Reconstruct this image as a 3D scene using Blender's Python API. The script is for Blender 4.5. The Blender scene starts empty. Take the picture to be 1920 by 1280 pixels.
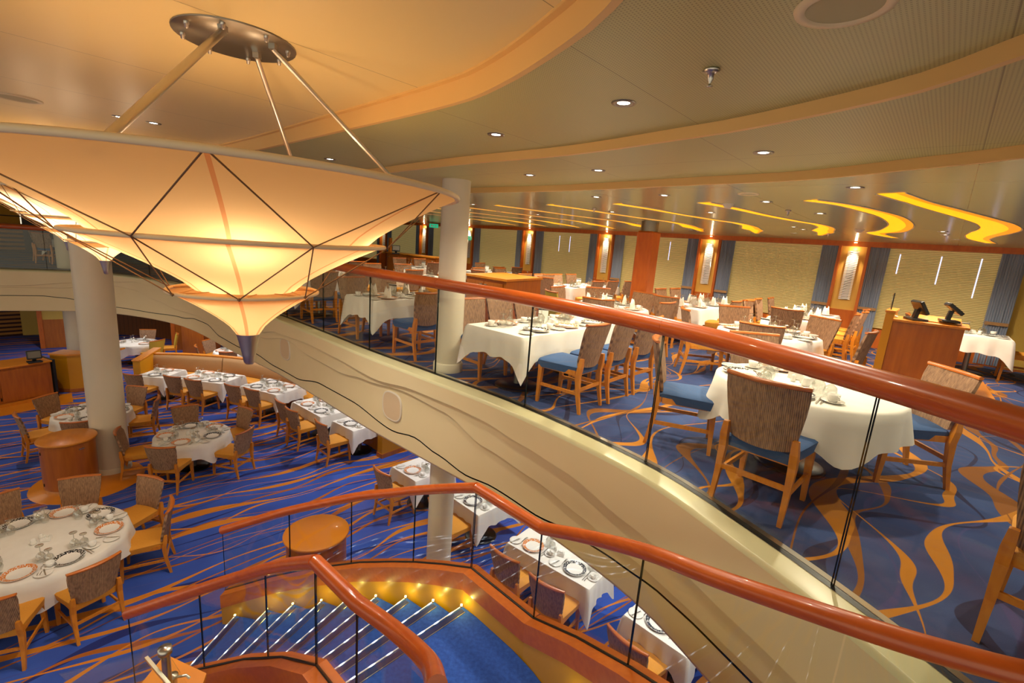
import bpy, bmesh, math, random
from mathutils import Vector, Matrix
from mathutils.geometry import tessellate_polygon
random.seed(7)
S = bpy.context.scene
COL = S.collection
PI = math.pi

# ------------------------------------------------------------------ camera, world, exposure
EYE = Vector((0, 0, 1.6))
CR = Matrix(((0.9971025, -0.07607, 0.0), (0.0153463, 0.2011547, -0.9794393), (0.074506, 0.9766013, 0.2017392)))
cd = bpy.data.cameras.new('camera'); cam = bpy.data.objects.new('camera', cd); COL.objects.link(cam)
cd.sensor_width = 36; cd.lens = 36 * 880 / 1920; cd.clip_start = 0.05; cd.clip_end = 200
cam.matrix_world = Matrix.Translation(EYE) @ CR.to_4x4()
S.camera = cam
S.view_settings.view_transform = 'Standard'; S.view_settings.look = 'None'
S.view_settings.gamma = 1; S.view_settings.use_curve_mapping = False
S.view_settings.exposure = 0.08
w = bpy.data.worlds.new('world'); S.world = w; w.use_nodes = True
w.node_tree.nodes['Background'].inputs[0].default_value = (1.0, 0.89, 0.66, 1)
w.node_tree.nodes['Background'].inputs[1].default_value = 1.0
S.cycles.transparent_max_bounces = 24
S.cycles.max_bounces = 8
S.cycles.sample_clamp_indirect = 4

def at(px, py, z):
    """where the sight line through a point of the photograph meets the level z"""
    r = CR @ Vector((px - 960, 640 - py, -880)); t = (z - EYE.z) / r.z
    return Vector((r.x * t, r.y * t, z))
def pix(p):
    v = CR.transposed() @ (Vector(p) - EYE)
    return 960 + 880 * v.x / -v.z, 640 - 880 * v.y / -v.z

LAMPS = []
def lamp(name, kind, loc, energy, color, size=0.05, spot=110, blend=0.6, parent=None, rot=None):
    ld = bpy.data.lights.new(name, kind); ld.energy = energy; ld.color = color
    if kind == 'SPOT':
        ld.spot_size = math.radians(spot); ld.spot_blend = blend
    if kind in ('SPOT', 'POINT'): ld.shadow_soft_size = size
    else: ld.size = size
    o = bpy.data.objects.new(name, ld); COL.objects.link(o); o.location = loc
    if rot: o.rotation_euler = rot
    if parent: o.parent = parent
    return o

# ------------------------------------------------------------------ materials
def lin(h):
    h = h.lstrip('#'); v = [int(h[i:i + 2], 16) / 255 for i in (0, 2, 4)]
    return tuple(c / 12.92 if c <= .04045 else ((c + .055) / 1.055) ** 2.4 for c in v) + (1,)
class NT:
    def __init__(s, name):
        s.m = bpy.data.materials.new(name); s.m.use_nodes = True; s.t = s.m.node_tree
        s.b = s.t.nodes['Principled BSDF']; s.out = s.t.nodes['Material Output']
    def n(s, typ, **kw):
        x = s.t.nodes.new(typ)
        for k, v in kw.items():
            if k.startswith('i_'):
                x.inputs[int(k[2:]) if k[2:].isdigit() else k[2:]].default_value = v
            else: setattr(x, k, v)
        return x
    def l(s, a, b): s.t.links.new(a, b)
    def math(s, op, a, b=None, c=None, clamp=False):
        x = s.t.nodes.new('ShaderNodeMath'); x.operation = op; x.use_clamp = clamp
        for i, v in enumerate((a, b, c)):
            if v is None: continue
            if isinstance(v, (int, float)): x.inputs[i].default_value = v
            else: s.l(v, x.inputs[i])
        return x.outputs[0]
    def mix(s, fac, a, b):
        x = s.t.nodes.new('ShaderNodeMix'); x.data_type = 'RGBA'
        for i, v in ((0, fac), (6, a), (7, b)):
            if isinstance(v, (int, float, tuple)): x.inputs[i].default_value = v
            else: s.l(v, x.inputs[i])
        return x.outputs[2]
    def coords(s, kind='Object', scale=(1, 1, 1), rz=0):
        tc = s.n('ShaderNodeTexCoord'); mp = s.n('ShaderNodeMapping')
        mp.inputs['Scale'].default_value = scale; mp.inputs['Rotation'].default_value = (0, 0, rz)
        s.l(tc.outputs[kind], mp.inputs[0]); return mp.outputs[0]
    def noise(s, vec, scale, detail=2, dim='3D'):
        x = s.n('ShaderNodeTexNoise', noise_dimensions=dim); x.inputs['Scale'].default_value = scale; x.inputs['Detail'].default_value = detail
        s.l(vec, x.inputs['Vector']); return x.outputs[0]
    def bump(s, h, strength=.2, dist=.01):
        x = s.n('ShaderNodeBump'); x.inputs['Strength'].default_value = strength; x.inputs['Distance'].default_value = dist
        s.l(h, x.inputs['Height']); s.l(x.outputs[0], s.b.inputs['Normal'])
MT = {}
def plain(name, col, rough=.5, metal=0, emit=None, es=1, coat=0):
    t = NT(name); t.b.inputs['Base Color'].default_value = lin(col); t.b.inputs['Roughness'].default_value = rough
    t.b.inputs['Metallic'].default_value = metal; t.b.inputs['Coat Weight'].default_value = coat
    if emit: t.b.inputs['Emission Color'].default_value = lin(emit); t.b.inputs['Emission Strength'].default_value = es
    MT[name] = t.m; return t
def mottled(name, c1, c2, scale=40, rough=.6, stretch=(1, 1, 1), bump=0, metal=0, coat=0, kind='Object'):
    t = NT(name); v = t.coords(kind, stretch); f = t.noise(v, scale, 4)
    f2 = t.math('MULTIPLY_ADD', f, 2.2, -.6, clamp=True)
    t.l(t.mix(f2, lin(c1), lin(c2)), t.b.inputs['Base Color']); t.b.inputs['Roughness'].default_value = rough
    t.b.inputs['Metallic'].default_value = metal; t.b.inputs['Coat Weight'].default_value = coat
    if bump: t.bump(f, bump)
    MT[name] = t.m; return t
mottled('rail_wood', '#AE4A12', '#C05A18', 6, .32, (1, 1, 6), coat=.3)
mottled('band_wood', '#C0601C', '#D07024', 5, .35, (4, 4, 4), coat=.25)
mottled('chair_wood', '#C47418', '#D88A26', 9, .4, (5, 5, 1))
mottled('cap_wood', '#B5601C', '#C87028', 9, .3, (1, 5, 5), coat=.3)
mottled('cabinet_wood', '#A2581A', '#B8691F', 3, .35, (6, 6, .7), coat=.2)
mottled('light_wood', '#C97A1C', '#DA8A26', 4, .38, (1, 4, 4), coat=.2)
mottled('trim_wood', '#B85A1A', '#C8691F', 4, .4, (4, 4, 1))
mottled('stringer_yellow', '#DCA01C', '#E4AA22', 2, .35, coat=.2)
mottled('panel_yellow', '#C6860F', '#CE9016', 2, .4)
mottled('niche_yellow', '#DDAE4C', '#E4B858', 3, .45)
mottled('cream_paint', '#E4D2A4', '#E8D6AA', 2, .42)
mottled('column_paint', '#D9CFB8', '#DDD4BE', 2, .38)
mottled('seat_orange', '#D08A26', '#DB9830', 120, .75, bump=.15)
mottled('seat_blue', '#2A4676', '#406294', 260, .85, bump=.3)
mottled('seat_grey', '#4A5966', '#556676', 200, .85)
mottled('cloth', '#E9E4DC', '#EFEBE4', 8, .8)
mottled('booth_fabric', '#A98155', '#B28A5E', 60, .8, bump=.1)
mottled('curtain_blue', '#7A859A', '#98A4BA', 5, .85, (1, 1, .1))
mottled('stair_carpet', '#1E449C', '#2E5CC0', 30, .95, bump=.4)
mottled('wallpaper', '#C9A648', '#D1AE52', 30, .6, (6, 6, .5))
mottled('slat_wood', '#7A3C12', '#8C4A1A', 4, .4)
mottled('orange_floor', '#D5801C', '#DE8A24', 3, .3, coat=.3)
mottled('riser_lit', '#E6BC74', '#EAC27C', 1, .45)  # riser cream tinted with the chandelier's orange light
plain('ledge_paint', '#D8D3A8', .3)
plain('black', '#0C0C0D', .4); plain('dark_plastic', '#1C1F22', .35); plain('screen', '#6E675C', .25)
plain('screen_blue', '#20242A', .2, emit='#3C4C60', es=.3)
plain('steel', '#C8C4BC', .3, 1); plain('brushed', '#8E8A80', .35, 1); plain('dark_metal', '#5A4A36', .4, .8)
plain('ring_cream', '#F2DDB4', .5);  plain('rod_metal', '#86684A', .4, .6); plain('rod_tan', '#D0A068', .4, .3)
plain('china', '#F3F0EA', .12, coat=.4); plain('white_plastic', '#DDD3C0', .45)
plain('lamp_white', '#FFFFFF', .4, emit='#FFF4E0', es=14)
plain('navy_insert', '#141E5A', .6)
t = NT('shine_strip'); c = t.coords('Object'); sx = t.n('ShaderNodeSeparateXYZ'); t.l(c, sx.inputs[0])  # shine of the steel nosing put in as glow, with bright dots
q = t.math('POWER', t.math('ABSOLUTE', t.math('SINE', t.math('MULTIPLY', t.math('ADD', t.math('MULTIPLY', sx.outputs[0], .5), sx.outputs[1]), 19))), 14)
t.b.inputs['Base Color'].default_value = (.8, .85, 1, 1); t.b.inputs['Emission Color'].default_value = (.85, .9, 1, 1); t.l(t.math('MULTIPLY_ADD', q, 6, .16), t.b.inputs['Emission Strength']); MT['shine_strip'] = t.m
plain('step_glow', '#FFE080', .4, emit='#FFF08A', es=8)
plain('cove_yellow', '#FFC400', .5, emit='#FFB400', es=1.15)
plain('cove_shade', '#E8A800', .5, emit='#FF9A00', es=.75)
plain('exit_green', '#12A070', .4, emit='#18B080', es=.8)
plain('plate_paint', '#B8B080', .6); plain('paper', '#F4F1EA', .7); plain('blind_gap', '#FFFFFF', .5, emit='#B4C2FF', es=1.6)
plain('grille', '#D5BC98', .6); plain('base_dark', '#15130F', .35, .3); plain('lemon', '#C8B040', .6)
plain('napkin', '#F2EADD', .8); plain('red_lines', '#30150A', .5)
# fabric of the chair backs: narrow vertical ribs
t = NT('rib_fabric'); v = t.coords('Object'); sx = t.n('ShaderNodeSeparateXYZ'); t.l(v, sx.inputs[0])
r = t.math('SINE', t.math('MULTIPLY', sx.outputs[0], 2 * PI / .0105)); n1 = t.noise(t.coords('Object', (1, 1, .2)), 60, 2)
f = t.math('ADD', t.math('MULTIPLY', r, .3), t.math('MULTIPLY_ADD', n1, 1.2, -.1), clamp=True)
t.l(t.mix(f, lin('#604636'), lin('#BC9470')), t.b.inputs['Base Color']); t.b.inputs['Roughness'].default_value = .85; t.bump(r, .35, .004); MT['rib_fabric'] = t.m
# sheer lamp fabric lit from inside
t = NT('lamp_fabric'); tr = t.n('ShaderNodeBsdfTranslucent'); di = t.n('ShaderNodeBsdfDiffuse'); mx = t.n('ShaderNodeMixShader')
tr.inputs[0].default_value = lin('#FFE2B0'); di.inputs[0].default_value = lin('#E8C898'); mx.inputs[0].default_value = .62
t.l(di.outputs[0], mx.inputs[1]); t.l(tr.outputs[0], mx.inputs[2]); t.l(mx.outputs[0], t.out.inputs[0]); MT['lamp_fabric'] = t.m
t = NT('rib_tan'); tr = t.n('ShaderNodeBsdfTranslucent'); di = t.n('ShaderNodeBsdfDiffuse'); mx = t.n('ShaderNodeMixShader')
tr.inputs[0].default_value = lin('#F0B080'); di.inputs[0].default_value = lin('#D8A070'); mx.inputs[0].default_value = .62
t.l(di.outputs[0], mx.inputs[1]); t.l(tr.outputs[0], mx.inputs[2]); t.l(mx.outputs[0], t.out.inputs[0]); MT['rib_tan'] = t.m
# clear glass panes and glassware: mostly see-through with mirror reflections by angle
def glass(name, tint, ior=1.5, refl=1.0):
    t = NT(name); tp = t.n('ShaderNodeBsdfTransparent'); gl = t.n('ShaderNodeBsdfGlossy'); mx = t.n('ShaderNodeMixShader'); lw = t.n('ShaderNodeLayerWeight'); lw.inputs[0].default_value = .5
    fac = t.math('MULTIPLY_ADD', t.math('POWER', lw.outputs['Facing'], 4.5), .85, ior)
    tp.inputs[0].default_value = tint; gl.inputs['Roughness'].default_value = .02; gl.inputs[0].default_value = (refl, refl, refl, 1)
    t.l(fac, mx.inputs[0]); t.l(tp.outputs[0], mx.inputs[1]); t.l(gl.outputs[0], mx.inputs[2]); t.l(mx.outputs[0], t.out.inputs[0]); MT[name] = t.m
glass('pane_glass', (.955, .965, .93, 1), .025); glass('ware_glass', (.84, .85, .83, 1), .24)
plain('glass_edge', '#20281E', .1, .4)
# carpets: wandering bands of orange, rust and navy on blue
def carpet(name, base, base2, along, amp, wl, period, seed, orange='#C87414', rust='#A4520E', navy='#1C2450', violet='#55508A', wide=1.0):
    t = NT(name); c = t.coords('Object', rz=-along); sx = t.n('ShaderNodeSeparateXYZ'); t.l(c, sx.inputs[0]); X, Y = sx.outputs[0], sx.outputs[1]
    fine = t.noise(t.coords('Object'), 220, 2); cloud = t.noise(t.coords('Object'), 1.6, 3)
    col = t.mix(t.math('MULTIPLY_ADD', cloud, 1.8, -.4, clamp=True), lin(base), lin(base2))
    fam = [(violet, .55, 1.9, .018, 1.0), (navy, .8, 1.25, .045, 1.0), (rust, 1.0, 1.0, .05, .9), (orange, 1.07, .93, .034, 1.0), (orange, .62, 1.6, .05, 1.1), (rust, 1.3, 2.1, .02, .8)]
    for i, (cc, pk, wk, half, ak) in enumerate(fam):
        cv = t.n('ShaderNodeCombineXYZ'); t.l(t.math('MULTIPLY_ADD', X, 1 / (wl * wk), seed + 7.3 * i), cv.inputs[0])
        t.l(t.math('MULTIPLY_ADD', Y, .28, 3.1 * i + seed), cv.inputs[1]); nz = t.n('ShaderNodeTexNoise', noise_dimensions='2D'); nz.inputs['Scale'].default_value = 1; nz.inputs['Detail'].default_value = 0
        t.l(cv.outputs[0], nz.inputs['Vector'])
        off = t.math('MULTIPLY_ADD', nz.outputs[0], amp * ak * 2, -amp * ak)
        per = period * pk
        fr = t.math('FRACT', t.math('DIVIDE', t.math('ADD', t.math('ADD', Y, off), per * (.37 * i + seed)), per))
        d = t.math('MULTIPLY', t.math('ABSOLUTE', t.math('SUBTRACT', fr, .5)), per)
        cw = t.n('ShaderNodeCombineXYZ'); t.l(t.math('MULTIPLY_ADD', X, 1.1 / wl, 31.7 * i), cw.inputs[0]); t.l(t.math('MULTIPLY', Y, 1.0), cw.inputs[1])
        wn = t.n('ShaderNodeTexNoise', noise_dimensions='2D'); wn.inputs['Scale'].default_value = 1; wn.inputs['Detail'].default_value = 0; t.l(cw.outputs[0], wn.inputs['Vector'])
        wd = t.math('MULTIPLY', t.math('POWER', t.math('MULTIPLY', wn.outputs[0], 1.35), 3.0), half * 1.15 * wide)
        wd = t.math('ADD', wd, .005)
        m = t.math('MULTIPLY', t.math('SUBTRACT', wd, d), 260, clamp=True)
        col = t.mix(m, col, lin(cc))
    col = t.mix(t.math('MULTIPLY', fine, .22), col, (0, 0, 0, 1))
    t.l(col, t.b.inputs['Base Color']); t.b.inputs['Roughness'].default_value = .95; t.bump(fine, .4, .004); MT[name] = t.m
carpet('carpet_upper', '#283264', '#375086', math.radians(47), .62, .85, .85, .3, orange='#BE7A1C', rust='#8A541C', navy='#20244C', violet='#40447A', wide=1.0)
carpet('carpet_lower', '#2A48A8', '#3A62CC', math.radians(42), .46, 1.7, .68, 4.2, orange='#D88420', rust='#AE6018', navy='#1C2A78', violet='#4055B4', wide=.85)
# dinner plate with a patterned rim
def plate_mat(name, ink):
    t = NT(name); c = t.coords('Object'); sx = t.n('ShaderNodeSeparateXYZ'); t.l(c, sx.inputs[0])
    r = t.math('SQRT', t.math('ADD', t.math('POWER', sx.outputs[0], 2.), t.math('POWER', sx.outputs[1], 2.)))
    band = t.math('MULTIPLY', t.math('GREATER_THAN', r, .104), t.math('LESS_THAN', r, .148))
    nz = t.noise(c, 75, 2); pat = t.math('MULTIPLY', t.math('GREATER_THAN', nz, .44), band)
    t.l(t.mix(pat, lin('#F3F0EA'), lin(ink)), t.b.inputs['Base Color']); t.b.inputs['Roughness'].default_value = .12; t.b.inputs['Coat Weight'].default_value = .4; MT[name] = t.m
plate_mat('plate_orange', '#D8823E'); plate_mat('plate_black', '#2A2E34')
# ceiling panels with seams and fine perforation
def ceiling_mat(name, col, seam_rot, pitch, rough, perf=False, seam='#6E6040'):
    t = NT(name); c = t.coords('Object', rz=seam_rot); sx = t.n('ShaderNodeSeparateXYZ'); t.l(c, sx.inputs[0]); X, Y = sx.outputs[0], sx.outputs[1]
    def ln(v, p, wd):
        f = t.math('ABSOLUTE', t.math('SUBTRACT', t.math('FRACT', t.math('DIVIDE', v, p)), .5)); return t.math('LESS_THAN', t.math('MULTIPLY', t.math('SUBTRACT', .5, f), p), wd)
    s = t.math('MAXIMUM', ln(Y, pitch, .0025), ln(X, pitch * 2.9, .0025))
    cl = t.noise(c, .5, 2)
    base = t.mix(t.math('MULTIPLY', cl, .25), lin(col), lin('#A89868'))
    if perf:
        d = t.math('MULTIPLY', t.math('GREATER_THAN', t.math('SINE', t.math('MULTIPLY', X, 2 * PI / .013)), .25), t.math('GREATER_THAN', t.math('SINE', t.math('MULTIPLY', Y, 2 * PI / .013)), .25))
        reg = t.math('GREATER_THAN', X, perf); base = t.mix(t.math('MULTIPLY', t.math('MULTIPLY', d, reg), .55), base, lin('#5E5230'))
    t.l(t.mix(t.math('MULTIPLY', s, .7), base, lin(seam)), t.b.inputs['Base Color']); t.b.inputs['Roughness'].default_value = rough; MT[name] = t.m
ceiling_mat('ceiling_dome', '#F0D898', math.radians(-48), 1.25, .35)
ceiling_mat('ceiling_tier', '#BEBC7E', math.radians(-48), 1.2, .4, perf=.35)
ceiling_mat('ceiling_outer', '#B6B888', math.radians(-48), 1.5, .2)
ceiling_mat('ceiling_plain', '#CFC4A0', 0, 1.5, .5)
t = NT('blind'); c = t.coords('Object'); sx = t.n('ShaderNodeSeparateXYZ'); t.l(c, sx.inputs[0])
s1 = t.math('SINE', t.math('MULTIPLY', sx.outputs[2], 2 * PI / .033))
bc = t.mix(t.math('MULTIPLY_ADD', s1, .5, .5), lin('#A89050'), lin('#DCC684')); t.l(bc, t.b.inputs['Base Color']); t.l(bc, t.b.inputs['Emission Color']); t.b.inputs['Emission Strength'].default_value = .22; t.b.inputs['Roughness'].default_value = .55; t.bump(s1, .5, .008); MT['blind'] = t.m  # weak glow put in for daylight behind the closed blind
t = NT('stripe_wood'); c = t.coords('Object'); sx = t.n('ShaderNodeSeparateXYZ'); t.l(c, sx.inputs[0])
s1 = t.math('GREATER_THAN', t.math('FRACT', t.math('DIVIDE', sx.outputs[2], .15)), .45)
t.l(t.mix(s1, lin('#3A1608'), lin('#B98038')), t.b.inputs['Base Color']); t.b.inputs['Roughness'].default_value = .4; MT['stripe_wood'] = t.m
t = NT('wainscot'); c = t.coords('Object'); sx = t.n('ShaderNodeSeparateXYZ'); t.l(c, sx.inputs[0])
s1 = t.math('GREATER_THAN', t.math('FRACT', t.math('DIVIDE', sx.outputs[0], .16)), .06)
t.l(t.mix(s1, lin('#3A1C08'), lin('#7E4614')), t.b.inputs['Base Color']); t.b.inputs['Roughness'].default_value = .4; MT['wainscot'] = t.m

# ------------------------------------------------------------------ mesh builder
class MB:
    def __init__(s): s.v = []; s.f = []; s.mi = []; s.sm = []; s.cur = 0
    def add(s, vs, fs, smooth=False):
        o = len(s.v); s.v += [tuple(x) for x in vs]; s.f += [tuple(i + o for i in f) for f in fs]
        s.mi += [s.cur] * len(fs); s.sm += [smooth] * len(fs); return s
    def box(s, c, d, M=None, taper=1.0, bev=0):
        x, y, z = (k / 2 for k in d); tx, ty = (taper, taper) if not isinstance(taper, tuple) else taper
        if bev:
            vs = []; bx, by, bz = x - bev, y - bev, z - bev
            ids = {}
            for sx_ in (-1, 1):
                for sy in (-1, 1):
                    for sz in (-1, 1):
                        for k, p in (('x', (x, by, bz)), ('y', (bx, y, bz)), ('z', (bx, by, z))):
                            ids[(sx_, sy, sz, k)] = len(vs); vs.append((sx_ * p[0], sy * p[1], sz * p[2]))
            fs = []
            for q in (-1, 1):
                fs += [[ids[(q, a, b, 'x')] for a, b in ((-1, -1), (1, -1), (1, 1), (-1, 1))], [ids[(a, q, b, 'y')] for a, b in ((-1, -1), (1, -1), (1, 1), (-1, 1))], [ids[(a, b, q, 'z')] for a, b in ((-1, -1), (1, -1), (1, 1), (-1, 1))]]
                for r_ in (-1, 1):
                    fs += [[ids[(q, r_, -1, 'x')], ids[(q, r_, 1, 'x')], ids[(q, r_, 1, 'y')], ids[(q, r_, -1, 'y')]], [ids[(q, -1, r_, 'x')], ids[(q, 1, r_, 'x')], ids[(q, 1, r_, 'z')], ids[(q, -1, r_, 'z')]], [ids[(-1, q, r_, 'y')], ids[(1, q, r_, 'y')], ids[(1, q, r_, 'z')], ids[(-1, q, r_, 'z')]]]
            for a in (-1, 1):
                for b in (-1, 1):
                    for d_ in (-1, 1): fs.append([ids[(a, b, d_, k)] for k in 'xyz'])
        else:
            vs = [(sx_ * x * (1 if sz > 0 else tx), sy * y * (1 if sz > 0 else ty), sz * z) for sz in (-1, 1) for sx_, sy in ((-1, -1), (1, -1), (1, 1), (-1, 1))]
            fs = [(0, 3, 2, 1), (4, 5, 6, 7), (0, 1, 5, 4), (1, 2, 6, 5), (2, 3, 7, 6), (3, 0, 4, 7)]
        c = Vector(c); vs = [(M @ Vector(v) if M else Vector(v)) + c for v in vs]
        return s.add(vs, fs)
    def bar(s, a, b, wx, wy, wx2=None, wy2=None, up=(0, 0, 1)):
        a, b = Vector(a), Vector(b); d = (b - a).normalized(); u = Vector(up)
        if abs(d.dot(u)) > .95: u = Vector((0, 1, 0))
        X = d.cross(u).normalized(); Y = X.cross(d); wx2 = wx2 or wx; wy2 = wy2 or wy
        vs = [p + X * (i * q / 2) + Y * (j * r_ / 2) for p, q, r_ in ((a, wx, wy), (b, wx2, wy2)) for i, j in ((-1, -1), (1, -1), (1, 1), (-1, 1))]
        return s.add(vs, [(0, 3, 2, 1), (4, 5, 6, 7), (0, 1, 5, 4), (1, 2, 6, 5), (2, 3, 7, 6), (3, 0, 4, 7)])
    def tube(s, pts, r, n=8, caps=True, rz=None):
        pts = [Vector(p) for p in pts]; rs = r if isinstance(r, (list, tuple)) else [r] * len(pts); rings = []
        for i, p in enumerate(pts):
            d = (pts[min(i + 1, len(pts) - 1)] - pts[max(i - 1, 0)]).normalized(); u = Vector((0, 0, 1)) if abs(d.z) < .95 else Vector((0, 1, 0))
            X = d.cross(u).normalized(); Y = X.cross(d); rings.append([p + X * math.cos(a) * rs[i] + Y * math.sin(a) * rs[i] * (rz or 1) for a in (2 * PI * k / n for k in range(n))])
        vs = [v for q in rings for v in q]; fs = [(i * n + k, i * n + (k + 1) % n, (i + 1) * n + (k + 1) % n, (i + 1) * n + k) for i in range(len(pts) - 1) for k in range(n)]
        s.add(vs, fs, True)
        if caps: s.add(rings[0], [tuple(range(n))[::-1]]); s.add(rings[-1], [tuple(range(n))])
        return s
    def lathe(s, prof, n=24, c=(0, 0, 0), smooth=True, close=True):
        c = Vector(c); vs = []; m = len(prof)
        for k in range(n):
            a = 2 * PI * k / n
            for r_, z in prof: vs.append(c + Vector((r_ * math.cos(a), r_ * math.sin(a), z)))
        fs = [(k * m + i, ((k + 1) % n) * m + i, ((k + 1) % n) * m + i + 1, k * m + i + 1) for k in range(n) for i in range(m - 1)]
        return s.add(vs, fs, smooth)
    def disc(s, c, r_, n=24, flip=False):
        c = Vector(c); vs = [c + Vector((r_ * math.cos(2 * PI * k / n), r_ * math.sin(2 * PI * k / n), 0)) for k in range(n)]
        return s.add(vs, [tuple(range(n))[::-1] if flip else tuple(range(n))])
    def grid(s, rows, closed=False, smooth=True):
        m = len(rows[0]); vs = [p for r_ in rows for p in r_]; R = len(rows)
        fs = [(i * m + j, i * m + (j + 1) % m, ((i + 1) % R) * m + (j + 1) % m, ((i + 1) % R) * m + j) for i in range(R - 1) for j in range(m if closed else m - 1)]
        return s.add(vs, fs, smooth)
    def prism(s, poly, z0, z1):
        n = len(poly); tri = tessellate_polygon([[Vector((p[0], p[1], 0)) for p in poly]])
        g = lambda q, i: q if isinstance(q, (int, float)) else q[i]
        vs = [(p[0], p[1], g(z0, i)) for i, p in enumerate(poly)] + [(p[0], p[1], g(z1, i)) for i, p in enumerate(poly)]
        fs = [tuple(t_) for t_ in tri] + [tuple(i + n for i in t_)[::-1] for t_ in tri] + [(i, (i + 1) % n, (i + 1) % n + n, i + n) for i in range(n)]
        return s.add(vs, fs)
    def mesh(s, name, mats):
        me = bpy.data.meshes.new(name); me.from_pydata(s.v, [], s.f)
        for m in (mats if isinstance(mats, (list, tuple)) else [mats]): me.materials.append(MT[m])
        me.polygons.foreach_set('material_index', s.mi); me.polygons.foreach_set('use_smooth', s.sm)
        bm = bmesh.new(); bm.from_mesh(me); bmesh.ops.recalc_face_normals(bm, faces=bm.faces); bm.to_mesh(me); bm.free()
        return me
    def build(s, name, mats, parent=None, loc=None, rz=0):
        o = bpy.data.objects.new(name, s.mesh(name, mats)); COL.objects.link(o)
        if parent: o.parent = parent
        if loc: o.location = loc
        if rz: o.rotation_euler.z = rz
        return o
def tag(o, label=None, cat=None, group=None, kind=None):
    if label: o['label'] = label
    if cat: o['category'] = cat
    if group: o['group'] = group
    if kind: o['kind'] = kind
    return o
def struct(o): return tag(o, kind='structure')
def empty(name, loc=(0, 0, 0), rz=0):
    o = bpy.data.objects.new(name, None); COL.objects.link(o); o.location = loc; o.rotation_euler.z = rz; o.empty_display_size = .1; return o
KIDS = {}
def kids(o):
    if o.name not in KIDS: KIDS[o.name] = list(o.children)
    return KIDS[o.name]
def copy_tree(o, parent=None):
    c = o.copy(); COL.objects.link(c)
    if parent: c.parent = parent
    for ch in kids(o): copy_tree(ch, c)
    return c
USED = set()
def inst(proto, loc, rz, label, cat, group):
    o = proto if proto.name not in USED else copy_tree(proto)
    if proto.name not in USED: kids(proto); [kids(k) for k in proto.children]; USED.add(proto.name)
    o.location = loc; o.rotation_euler = (0, 0, rz); return tag(o, label, cat, group)

# ------------------------------------------------------------------ directions of the room
N = Vector((.666, .746, 0)); V = Vector((-.746, .666, 0)); W = -V       # towards the window wall, along it
YAW_N = math.atan2(N.y, N.x)
LOW = -3.1
ZO, Z23, Z12, ZD = 2.22, 2.28, 2.34, 2.46

def smooth_curve(pts, n=8):
    P_ = [Vector(p) for p in pts]; P_ = [P_[0] * 2 - P_[1]] + P_ + [P_[-1] * 2 - P_[-2]]; out = []
    for i in range(1, len(P_) - 2):
        a, b, c, d = P_[i - 1:i + 3]
        for k in range(n):
            t = k / n; out.append(.5 * ((2 * b) + (c - a) * t + (2 * a - 5 * b + 4 * c - d) * t * t + (3 * b - a - 3 * c + d) * t ** 3))
    return out + [P_[-2]]
def resample(pts, step):
    out = [pts[0].copy()]; acc = 0; last = pts[0]
    for p in pts[1:]:
        while (p - last).length + acc >= step:
            d = (p - last).normalized(); last = last + d * (step - acc); out.append(last.copy()); acc = 0
        acc += (p - last).length; last = p
    return out
def normals(pts):
    out = []
    for i in range(len(pts)):
        d = (pts[min(i + 1, len(pts) - 1)] - pts[max(i - 1, 0)]); d.z = 0; d.normalize(); out.append(Vector((-d.y, d.x, 0)))
    return out
def offset(pts, d): return [p + n_ * d for p, n_ in zip(pts, normals(pts))]
E0 = [(2.15, -2.5, 0), (2.15, -.8, 0), (2.08, .4, 0), (1.97, 1.3, 0), (1.82, 1.9, 0), (1.56, 2.58, 0), (1.12, 3.43, 0), (.16, 4.54, 0), (-.89, 5.47, 0), (-1.91, 6.34, 0), (-3.0, 7.36, 0), (-4.35, 8.59, 0), (-5.8, 9.75, 0), (-8.0, 11.6, 0), (-9.49, 12.46, 0), (-11.04, 12.9, 0), (-12.01, 12.86, 0), (-13.43, 12.2, 0), (-15.5, 10.7, 0), (-17.5, 8.6, 0)]
EDGE = resample(smooth_curve(E0, 10), .12)       # from beside the camera out to the far side; the well lies on its left
if (offset(EDGE, .1)[60] - Vector((-6, 4, 0))).length > (EDGE[60] - Vector((-6, 4, 0))).length: SGN = -1
else: SGN = 1
def inward(pts, d): return offset(pts, SGN * d)

# ------------------------------------------------------------------ floors, slab, ceilings
outer = [(-34, 6), (-34, 44), (22, 44), (22, -6), (2.15, -6)]
poly = [(p.x, p.y) for p in EDGE] + outer
struct(MB().prism(poly, -.03, 0).build('floor', 'carpet_upper'))
struct(MB().prism(poly, -.42, -.032).build('floor_slab', 'ceiling_plain'))
struct(MB().prism([(-34, -8), (22, -8), (22, 44), (-34, 44)], LOW - .1, LOW).build('floor_lower', 'carpet_lower'))

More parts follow.
